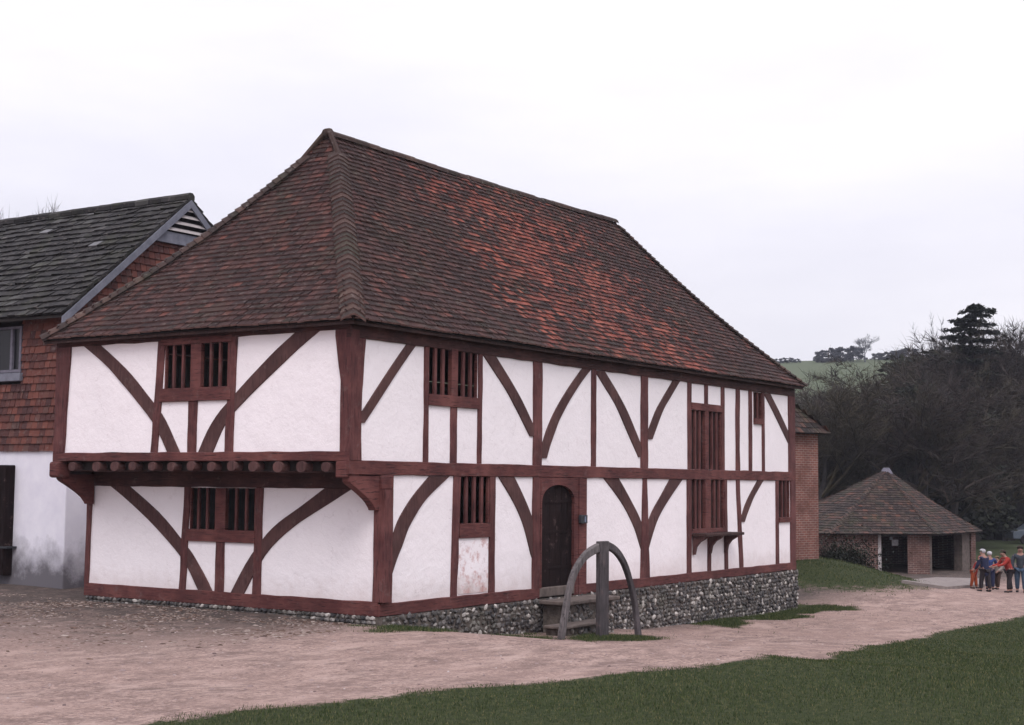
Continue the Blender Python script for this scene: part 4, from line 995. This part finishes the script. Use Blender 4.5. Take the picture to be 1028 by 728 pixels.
# pale concrete apron before the hut
ap = [gpt(905, 586), gpt(950, 592), gpt(990, 589), gpt(985, 583), gpt(940, 582)]
mb = MB(); N = len(ap); mb.add([(p.x, p.y, g(p.x, p.y)+.09) for p in ap]+[(p.x, p.y, g(p.x, p.y)-.2) for p in ap], [tuple(range(N)), tuple(range(N, 2*N))[::-1]]+[(k, (k+1) % N, N+(k+1) % N, N+k) for k in range(N)])
pv = mb.build('paving', simple('pale_concrete', [(.3, (.15, .125, .12)), (.7, (.24, .205, .19))], 3)); tag(pv, kind='structure')

# ------------------------------------------------------------------ trees
def branch_tree(seed, h, spread=.55, up=.35, twigs=2600, trunk_r=None, twl=.8, narrow=False, bare=1.0):
    rd = random.Random(seed); tr = MB(); br = MB(); tips = []
    tr_r = trunk_r or h*.022
    def rv(): return Vector((rd.uniform(-1, 1), rd.uniform(-1, 1), rd.uniform(-1, 1)))
    def grow(p, d, ln, r, lev, mb):
        pts = [p]; rad = [r]; seg = 4
        for i in range(seg):
            d = (d+rv()*.22+Vector((0, 0, up*.22))).normalized(); p = p+d*ln/seg; pts.append(p); rad.append(r*(1-.55*(i+1)/seg))
            if lev >= 1: tips.append((p, d, lev))
        mb.tube(pts, rad, 6 if lev == 0 else (4 if lev == 1 else 3), cap=False)
        if lev >= 3: return
        nb = (7, 5, 4)[lev]
        for i in range(nb):
            t = rd.uniform(.35, 1) if lev else rd.uniform(.3, 1); k = min(int(t*seg), seg-1); q = pts[k].lerp(pts[k+1], t*seg-k)
            ax = rv(); ax.z *= .4; ax.normalize(); nd_ = (d*(.55 if not narrow else 1.6)+ax*(1.0 if not narrow else .6)*spread*1.8+Vector((0, 0, up))).normalized()
            grow(q, nd_, ln*rd.uniform(.45, .72), rad[k]*.55, lev+1, br)
    grow(Vector((0, 0, -.3)), Vector((0, 0, 1)), h*.55, tr_r, 0, tr)
    # fine twigs: thin slivers fanned out from the branch tips
    top = max(t[0].z for t in tips); sc = h/top if top > 0 else 1
    for k in range(twigs):
        p, d, lev = rd.choice(tips); dd = (d+rv()*.9+Vector((0, 0, up*.5))).normalized(); ln = twl*rd.uniform(.4, 1.2); w = rd.uniform(.006, .015)*h/12; s = dd.cross(rv()).normalized()
        m2 = p+dd*ln*.55+rv()*.08; e = p+dd*ln+rv()*.15
        br.add([p-s*w, p+s*w, m2+s*w*.7, m2-s*w*.7], [(0, 1, 2, 3)]); br.add([m2-s*w*.7, m2+s*w*.7, e], [(0, 1, 2)])
    return tr, br
def leafy(seed, h, w, n, size, conical=0., low=.1):
    rd = random.Random(seed); mb = MB(); cl = []
    for k in range(34):
        t = rd.uniform(low, 1); r = w*(1-conical*t)*math.sqrt(max(0, 1-(max(0, t-.55)/.47)**2))*rd.uniform(.3, 1); a = rd.uniform(0, 6.28); cl.append((Vector((r*math.cos(a), r*math.sin(a), t*h*.94)), rd.uniform(.16, .3)*w))
    for k in range(n):
        c, r = rd.choice(cl); v = Vector((rd.gauss(0, 1), rd.gauss(0, 1), rd.gauss(0, .8))).normalized()*r*rd.uniform(.5, 1.1); p = c+v
        a = Vector((rd.uniform(-1, 1), rd.uniform(-1, 1), rd.uniform(-.5, 1))).normalized(); b = a.cross(Vector((rd.uniform(-1, 1), .3, rd.uniform(-1, 1)))).normalized(); s = size*rd.uniform(.6, 1.4)
        mb.add([p-a*s*.6, p+b*s*.35, p+a*s*.6, p-b*s*.35], [(0, 1, 2, 3)])
    tr = MB(); tr.tube([(0, 0, -.3), (0, 0, h*.5), (.1, 0, h*.9)], [h*.02, h*.014, h*.004], 6)
    return tr, mb
def make_proto(name, tr, cr, tm, cm):
    o = bpy.data.objects.new(name, None); o.location = (0, 0, 0); col.objects.link(o)
    tr.build('trunk', tm, o, fix=False); cr.build('crown', cm, o, fix=False)
    return o
def copy_tree(o):
    c = o.copy(); col.objects.link(c)
    for ch in o.children: d = ch.copy(); col.objects.link(d); d.parent = c
    return c
H0 = 12.0
protos = {
 'b0': make_proto('bare_tree', *branch_tree(11, H0, twigs=6500), M['bark'], M['twig']),
 'b1': make_proto('bare_tree', *branch_tree(23, H0, .7, .25, twigs=7500, twl=.8), M['bark'], M['twig']),
 'b2': make_proto('bare_tree', *branch_tree(37, H0, .5, .5, twigs=6500, twl=.9), M['bark'], M['twig_olive']),
 'b3': make_proto('bare_tree', *branch_tree(41, H0, .75, .2, twigs=8000), M['bark'], M['twig_olive']),
 'pop': make_proto('bare_poplar', *branch_tree(53, H0, .3, .9, twigs=5000, twl=.7, narrow=True), M['bark'], M['twig_far']),
 'ev': make_proto('evergreen_tree', *leafy(61, H0, 4.2, 9000, .34, .5), M['bark'], M['ever']),
 'ev2': make_proto('evergreen_tree', *leafy(67, H0, 4.8, 9000, .36, .25), M['bark'], M['ever']),
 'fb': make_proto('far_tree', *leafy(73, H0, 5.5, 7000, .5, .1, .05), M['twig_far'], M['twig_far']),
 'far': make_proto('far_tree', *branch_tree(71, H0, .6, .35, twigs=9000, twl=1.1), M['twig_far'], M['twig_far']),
}
zmax = {}
for k, o in protos.items():
    zmax[k] = max(v.co.z for ch in o.children for v in ch.data.vertices)
used = {}
def plant(kind, px, D, topy, label, group=None, wide=1.0, basedz=0, snap=False):
    p = atD(px, 490, D); zg = g(p.x, p.y)+basedz; top = atD(px, topy, D).z; s = (top-zg)/zmax[kind]
    o = protos[kind] if kind not in used else copy_tree(protos[kind])
    used[kind] = 1
    rz = random.uniform(0, 6.28)
    if snap:      # stand the trunk so that the highest twigs come where the photo has them
        vs_ = [v.co for ch in protos[kind].children for v in ch.data.vertices]; hi = [v for v in vs_ if v.z > zmax[kind]*.88]
        ox = sum(v.x for v in hi)/len(hi)*s*wide; oy = sum(v.y for v in hi)/len(hi)*s*wide
        p.x -= ox*math.cos(rz)-oy*math.sin(rz); p.y -= ox*math.sin(rz)+oy*math.cos(rz)
    o.location = (p.x, p.y, zg); o.scale = (s*wide, s*wide, s); o.rotation_euler = (0, 0, rz)
    tag(o, label, kindcat[kind], group); return o
kindcat = {'b0': 'tree', 'b1': 'tree', 'b2': 'tree', 'b3': 'tree', 'pop': 'tree', 'ev': 'tree', 'ev2': 'tree', 'far': 'tree', 'fb': 'tree'}
GW = 'bare trees of the wood behind the brick hut'; LB = 'bare winter tree in the dark wood behind the brick hut'; LE = 'dark evergreen in the wood behind the brick hut'
GE = 'dark evergreens of the wood behind the brick hut'
# front rank
for px, D, ty, k in [(812, 82, 374, 'b2'), (832, 84, 368, 'b3'), (850, 86, 384, 'b2'), (868, 84, 378, 'b1'), (888, 88, 370, 'b3'), (905, 84, 378, 'b2'), (922, 88, 352, 'b0'), (936, 84, 366, 'b1'), (952, 88, 346, 'b3'),
                     (972, 101, 356, 'b0'), (992, 104, 344, 'b1'), (1010, 102, 338, 'b0'), (1030, 103, 322, 'b3'), (1050, 102, 330, 'b1'), (796, 84, 380, 'b3')]:
    plant(k, px, D, ty, LB, GW, 1.15)
for px, D, ty, k in [(842, 98, 384, 'b1'), (862, 100, 388, 'b2'), (880, 104, 376, 'b0'), (898, 100, 366, 'b3'), (912, 106, 350, 'b1'), (930, 102, 344, 'b3'), (946, 106, 336, 'b0'), (963, 104, 340, 'b2'), (982, 108, 338, 'b1'),
                     (1002, 104, 330, 'b3'), (1018, 108, 318, 'b0'), (1040, 104, 312, 'b1'), (1008, 106, 322, 'b2'), (1014, 103, 316, 'b3'), (1026, 106, 314, 'b1'), (951, 104, 326, 'b3'), (958, 106, 330, 'b1'), (820, 102, 376, 'b0'), (803, 100, 380, 'b1'), (1062, 106, 318, 'b0')]:
    plant(k, px, D, ty, LB, GW, 1.2)
for px, D, ty, k in [(915, 122, 356, 'b3'), (938, 120, 350, 'b1'), (958, 124, 346, 'b0'), (978, 122, 342, 'b3'), (998, 120, 336, 'b1'), (1024, 122, 330, 'b3'), (1048, 120, 324, 'b0')]:
    plant(k, px, D, ty, LB, GW, 1.3)
for px, D, ty, k in [(846, 92, 420, 'ev2'), (874, 93, 408, 'ev'), (902, 92, 400, 'ev2'), (924, 94, 380, 'ev'), (945, 93, 392, 'ev2'), (962, 104, 372, 'ev'), (1010, 112, 372, 'ev'), (983, 108, 358, 'b3'), (1000, 112, 350, 'b1'), (1030, 110, 344, 'b2'),
                     (824, 92, 440, 'ev'), (860, 86, 470, 'ev'), (812, 90, 436, 'ev2'), (935, 110, 352, 'ev2')]:
    plant(k, px, D, ty, LE if k[0] == 'e' else LB, GE if k[0] == 'e' else GW, 1.25)
# poplars
plant('pop', 929, 112, 318, 'slim bare tree rising left of the cedar, the shorter of two', None, .7, snap=True); plant('pop', 942, 112, 306, 'tall slim bare tree close to the left of the cedar', None, .8, snap=True)
# cedar with flat plates
cd = atD(977, 490, 100); zg = g(cd.x, cd.y); topz = atD(978, 308, 100).z; hc_ = topz-zg
ced = thing('cedar_tree', (cd.x, cd.y, zg), 'dark cedar with flat layered branches standing above the wood', 'tree')
mb = MB(); mb.tube([(cd.x, cd.y, zg-.3), (cd.x+.1, cd.y, zg+hc_*.6), (cd.x, cd.y, topz-.5)], [.45, .3, .06], 8); mb.build('trunk', M['bark'], ced)
mb = MB(); rd = random.Random(5)
for (x0, x1, y) in [(970, 988, 307), (962, 1003, 311), (967, 994, 316), (952, 990, 321), (958, 1000, 325), (946, 982, 330), (962, 1006, 333), (943, 976, 338), (955, 1002, 341), (946, 984, 348), (956, 1008, 352), (948, 1000, 362), (954, 1006, 374), (955, 1004, 388)]:
    a = atD(x0, y+2, 100); b = atD(x1, y+2, 100); c = (a+b)/2; rx = (b-a).length/2
    n = int(500*rx)
    for k in range(n):
        an = rd.uniform(0, 6.28); r = math.sqrt(rd.uniform(0, 1)); tier = .35+.65*abs(math.sin(an*2.5+x0)); r *= tier
        p = c+_r*(math.cos(an)*r*rx)+Vector((Fv.x, Fv.y, 0))*(math.sin(an)*r*rx)+Vector((0, 0, (1-r)*.14+rd.gauss(0, .055)))
        v1 = Vector((rd.uniform(-1, 1), rd.uniform(-1, 1), rd.uniform(-.3, .5))).normalized(); v2 = v1.cross(Vector((rd.uniform(-.5, .5), rd.uniform(-.5, .5), 1))).normalized(); s = rd.uniform(.10, .22)
        mb.add([p-v1*s, p+v2*s*.5, p+v1*s, p-v2*s*.5], [(0, 1, 2, 3)])
mb.build('crown', M['ever'], ced, fix=False)
# clump on the skyline field
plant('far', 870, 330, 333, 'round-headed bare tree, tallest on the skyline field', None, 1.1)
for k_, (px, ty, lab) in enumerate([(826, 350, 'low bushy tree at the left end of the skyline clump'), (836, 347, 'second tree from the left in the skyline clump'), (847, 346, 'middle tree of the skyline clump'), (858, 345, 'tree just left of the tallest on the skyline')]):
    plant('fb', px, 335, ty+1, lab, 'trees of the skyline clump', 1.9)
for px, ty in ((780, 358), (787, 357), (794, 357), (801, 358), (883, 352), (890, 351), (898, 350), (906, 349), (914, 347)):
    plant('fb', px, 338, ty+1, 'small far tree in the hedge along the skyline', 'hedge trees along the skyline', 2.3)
# bare tree over the left roof
for px_, ty_, kk_, lab_ in ((11, 190, 'b1', 'thin bare treetop nearest the left edge above the dark left roof'), (27, 185, 'b3', 'second bare treetop from the left edge, tallest above the dark left roof'),
                            (44, 187, 'b0', 'third bare treetop from the left edge above the dark left roof'), (62, 194, 'b1', 'last and lowest of the bare treetops above the dark left roof')):
    plant(kk_, px_, 47, ty_, lab_, None, .62, snap=True)

# dark bush, stake and bits by the hut
def bush(px, D, w, h, label):
    p = atD(px, 490, D); zg = g(p.x, p.y); rd = random.Random(int(px)); mb = MB()
    for k in range(5000):
        v = Vector((rd.gauss(0, .45)*w, rd.gauss(0, .4)*w, abs(rd.gauss(.35, .3))*h)); q = Vector((p.x, p.y, zg-.05))+v; a = Vector((rd.uniform(-1, 1), rd.uniform(-1, 1), rd.uniform(-1, 1))).normalized(); b = a.cross(Vector((.2, .5, 1))).normalized(); s = rd.uniform(.03, .07)
        mb.add([q-a*s, q+b*s*.5, q+a*s, q-b*s*.5], [(0, 1, 2, 3)])
    t = thing('bush', (p.x, p.y, zg), label, 'bush'); mb.build('foliage', M['ever'], t, fix=False)
    st_ = MB()
    for k in range(7): st_.tube([(p.x, p.y, zg-.1), (p.x+rd.uniform(-.4, .4)*w, p.y+rd.uniform(-.3, .3)*w, zg+h*.7)], [.03, .012], 5)
    st_.build('stems', M['bark'], t)
bush(853, 57, 1.3, 1.3, 'dark tangled bush against the left wall of the hut'); bush(838, 57.5, 1.0, 1.1, 'low dark bush between the hut and the brick building')

# far car beyond the grass, only its roof line inside the frame
def car(px, D, label):
    p = atD(px, 490, D); zg = g(p.x, p.y); t = thing('parked_car', (p.x, p.y, zg), label, 'car'); u = _r; v = Vector((Fv.x, Fv.y, 0)).normalized()
    prof = [(-2.1, .35), (-2.1, .8), (-1.9, .92), (-1.35, .98), (-.7, 1.42), (.7, 1.45), (1.45, 1.0), (2.05, .85), (2.1, .35)]; N = len(prof); mb = MB()
    pts = [Vector((p.x, p.y, zg))+u*a+Vector((0, 0, b)) for a, b in prof]
    mb.add([q-v*.8 for q in pts]+[q+v*.8 for q in pts], [tuple(range(N)), tuple(range(N, 2*N))[::-1]]+[(k, (k+1) % N, N+(k+1) % N, N+k) for k in range(N)])
    mb.build('body', simple('car_paint', [(.3, (.07, .085, .11)), (.7, (.11, .13, .16))], 2, rough=.3, bumps=0), t, bevel=.06)
    mb = MB(); gp = [(-1.2, 1.0), (-.68, 1.36), (-.05, 1.38), (-.05, 1.0)], [(.02, 1.0), (.02, 1.38), (.66, 1.38), (1.25, 1.02)]
    for q in gp: mb.add([Vector((p.x, p.y, zg))+u*a+Vector((0, 0, b))-v*.806 for a, b in q], [(0, 1, 2, 3)])
    mb.build('side_window', M['pane'], t)
    for s in (-1.3, 1.3):
        c = Vector((p.x, p.y, zg+.32))+u*s-v*.82; mb = MB(); mb.tube([c-v*.0, c+v*.2], [.32, .32], 14); mb.build('wheel', M['boot_rubber'], t)
car(1044, 97, 'blue grey parked car at the far edge of the grass')

# ------------------------------------------------------------------ people
def skin(name, V_, E_, Rr, mt, parent, root=0, sub=1):
    me = bpy.data.meshes.new(name); me.from_pydata([tuple(v) for v in V_], E_, []); me.materials.append(mt)
    o = bpy.data.objects.new(name, me); col.objects.link(o); o.parent = parent
    md = o.modifiers.new('skin', 'SKIN'); md.use_smooth_shade = True
    lay = me.skin_vertices[0].data if me.skin_vertices else None
    if lay is None:
        bm = bmesh.new(); bm.from_mesh(me); bm.verts.layers.skin.verify(); bm.to_mesh(me); bm.free(); lay = me.skin_vertices[0].data
    for i, r in enumerate(Rr):
        lay[i].radius = (r, r) if not isinstance(r, tuple) else r; lay[i].use_root = (i == root)
    sb = o.modifiers.new('sub', 'SUBSURF'); sb.levels = sub; sb.render_levels = sub
    return o
def ball(name, c, r, mt, parent, sx=1, sy=1, sz=1, cut=None):
    bm = bmesh.new(); bmesh.ops.create_uvsphere(bm, u_segments=14, v_segments=10, radius=r)
    if cut is not None: bmesh.ops.delete(bm, geom=[v for v in bm.verts if v.co.z < cut*r and v.co.x > -.1*r], context='VERTS')
    for v in bm.verts: v.co = Vector((v.co.x*sx+c[0], v.co.y*sy+c[1], v.co.z*sz+c[2]))
    me = bpy.data.meshes.new(name); bm.to_mesh(me); bm.free(); me.materials.append(mt)
    for p in me.polygons: p.use_smooth = True
    o = bpy.data.objects.new(name, me); col.objects.link(o); o.parent = parent; return o
def person(px, py_foot, D, H, face, top, legs, head, label, lean=0., arms=((.05, .0), (.05, .0)), head_mt='brown_hair', hood=False, stride=.1, longcoat=False, extra=None):
    """figure faces local +X; face = heading in the XY plane"""
    p = gpt(px, py_foot) if D is None else atD(px, 490, D); zg = g(p.x, p.y)
    t = thing('person', (p.x, p.y, zg), label, 'person'); t.rotation_euler = (0, 0, face); t.scale = (H/1.7*1.12, H/1.7*1.12, H/1.7*.88)
    def ln(x, z): return (x+math.sin(lean)*max(0, z-.92), z if z < .92 else .92+(z-.92)*math.cos(lean))
    def P(x, y, z): a, b = ln(x, z); return Vector((a, y, b))
    Vv = [P(0, 0, .93), P(0, 0, 1.08), P(0, 0, 1.25), P(0, 0, 1.40), P(0, 0, 1.48), P(.01, 0, 1.56), P(.02, 0, 1.66)]
    Rr = [(.13, .10), (.12, .09), (.14, .10), (.13, .08), .055, .075, .085]; Ee = [(0, 1), (1, 2), (2, 3), (3, 4), (4, 5), (5, 6)]
    legi = []; 
    for s in (-1, 1):
        b = len(Vv); st_ = stride*s
        Vv += [Vector((0, s*.09, .86)), Vector((st_*.6+.02, s*.10, .48)), Vector((st_, s*.10, .08)), Vector((st_+.14, s*.11, .035))]; Rr += [.085, .058, .042, .035]; Ee += [(0, b), (b, b+1), (b+1, b+2), (b+2, b+3)]; legi.append(b)
    armi = []
    for s, (fw, bend) in zip((-1, 1), arms):
        b = len(Vv); sh = P(0, s*.17, 1.38); el = sh+Vector((math.sin(fw)*.28, s*.06, -math.cos(fw)*.28)); wr = el+Vector((math.sin(fw+bend)*.25, -s*.01, -math.cos(fw+bend)*.25)); dirn = (wr-el).normalized(); pm = wr+dirn*.08
        Vv += [sh, el, wr, pm]; Rr += [.055, .043, .028, (.034, .022)]; Ee += [(3, b), (b, b+1), (b+1, b+2), (b+2, b+3)]; armi.append((b, wr, dirn, s))
        sd_ = Vector((0, 1, 0)); 
        for k, (off, l_) in enumerate(((-.027, .065), (-.009, .078), (.009, .074), (.027, .058))):
            c = len(Vv); cur = dirn.cross(sd_)*-.02; q = pm+sd_*off*1.1; Vv += [q+dirn*l_*.5, q+dirn*l_+cur]; Rr += [.0095, .0075]; Ee += [(b+3, c), (c, c+1)]
        c = len(Vv); th = dirn.cross(sd_)*-1; Vv += [wr+dirn*.03+th*.035, wr+dirn*.07+th*.055]; Rr += [.012, .009]; Ee += [(b+2, c), (c, c+1)]
    # nose and ears
    c = len(Vv); Vv += [P(.125, 0, 1.60)]; Rr += [.013]; Ee += [(5, c)]
    skin('body', Vv, Ee, Rr, M['skin_tone'], t, 0, 1)
    hx = P(.02, 0, 1.62)
    for s in (-1, 1): ball('eye', (hx.x+.088, s*.032, hx.z+.012), .011, M['boot_rubber'], t)
    # jacket
    jV = [P(0, 0, .88 if not longcoat else .60), P(0, 0, 1.08), P(0, 0, 1.25), P(0, 0, 1.40), P(0, 0, 1.46)]; jR = [(.165, .135), (.155, .125), (.17, .13), (.155, .11), .075]; jE = [(0, 1), (1, 2), (2, 3), (3, 4)]
    for b, wr, dn_, s in armi:
        c = len(jV); jV += [Vv[b], Vv[b+1], wr-dn_*.02]; jR += [.075, .06, .046]; jE += [(3, c), (c, c+1), (c+1, c+2)]
    skin('jacket', jV, jE, jR, M[top], t, 1, 1)
    lV = [Vector((0, 0, .93))]; lR = [(.14, .115)]; lE = []
    for b in legi:
        c = len(lV); lV += [Vv[b], Vv[b+1], Vv[b+2]+Vector((0, 0, .03))]; lR += [.105, .078, .06]; lE += [(0, c), (c, c+1), (c+1, c+2)]
    skin('trousers', lV, lE, lR, M[legs], t, 0, 1)
    for b in legi: skin('shoe', [Vv[b+2]+Vector((-.04, 0, -.03)), Vv[b+3]+Vector((.02, 0, .005))], [(0, 1)], [.052, .042], M['boot_rubber'], t, 0, 1)
    if hood: ball('hood', (hx.x-.02, 0, hx.z+.01), .128, M[head], t, 1, .95, 1.08, .35)
    else: ball(head_mt and ('hat' if head != head_mt else 'hair'), (hx.x-.012, 0, hx.z+.035), .104, M[head], t, 1, .95, 1.0, .2)
    if extra == 'bag':
        skin('rucksack', [P(-.2, 0, 1.05), P(-.2, 0, 1.33)], [(0, 1)], [(.13, .09), (.11, .07)], M['grey_cloth'], t, 0, 1)
    return t
FC = YAW
person(977.5, 591, None, 1.25, YAW-1.9, 'red_cloth', 'orange_cloth', 'red_cloth', 'child in an orange and red hooded coat bending forward beside the hut', lean=.45, arms=((.9, .5), (.6, .6)), hood=True, longcoat=True)
person(989.5, 594.5, None, 1.52, YAW+.6, 'navy_cloth', 'dark_trousers', 'white_cloth', 'person in a navy coat and white hat beside the orange-clad child', lean=.12, arms=((.4, .6), (.2, .3)), longcoat=True)
person(994, 592, None, 1.42, YAW-.3, 'blue_cloth', 'navy_cloth', 'white_cloth', 'person in a bright blue jacket half hidden behind the navy coat', arms=((.7, .4), (.3, .2)))
person(1001.5, 592, None, 1.25, YAW+2.2, 'cream_cloth', 'brown_trousers', 'fair_hair', 'child in a cream top and brown trousers between the blue and red jackets', head_mt='fair_hair', arms=((.3, .9), (.2, .8)))
person(1014, 595, None, 1.55, YAW+1.7, 'red_cloth', 'dark_trousers', 'brown_hair', 'person in a red jacket and dark trousers stooping slightly at the right', lean=.3, arms=((.5, .8), (.7, .6)))
person(1025, 595, None, 1.70, YAW+2.8, 'grey_cloth', 'denim_cloth', 'brown_hair', 'person in dark grey top and blue jeans at the right edge', arms=((.1, .2), (.1, .1)))

bpy.context.view_layer.update()
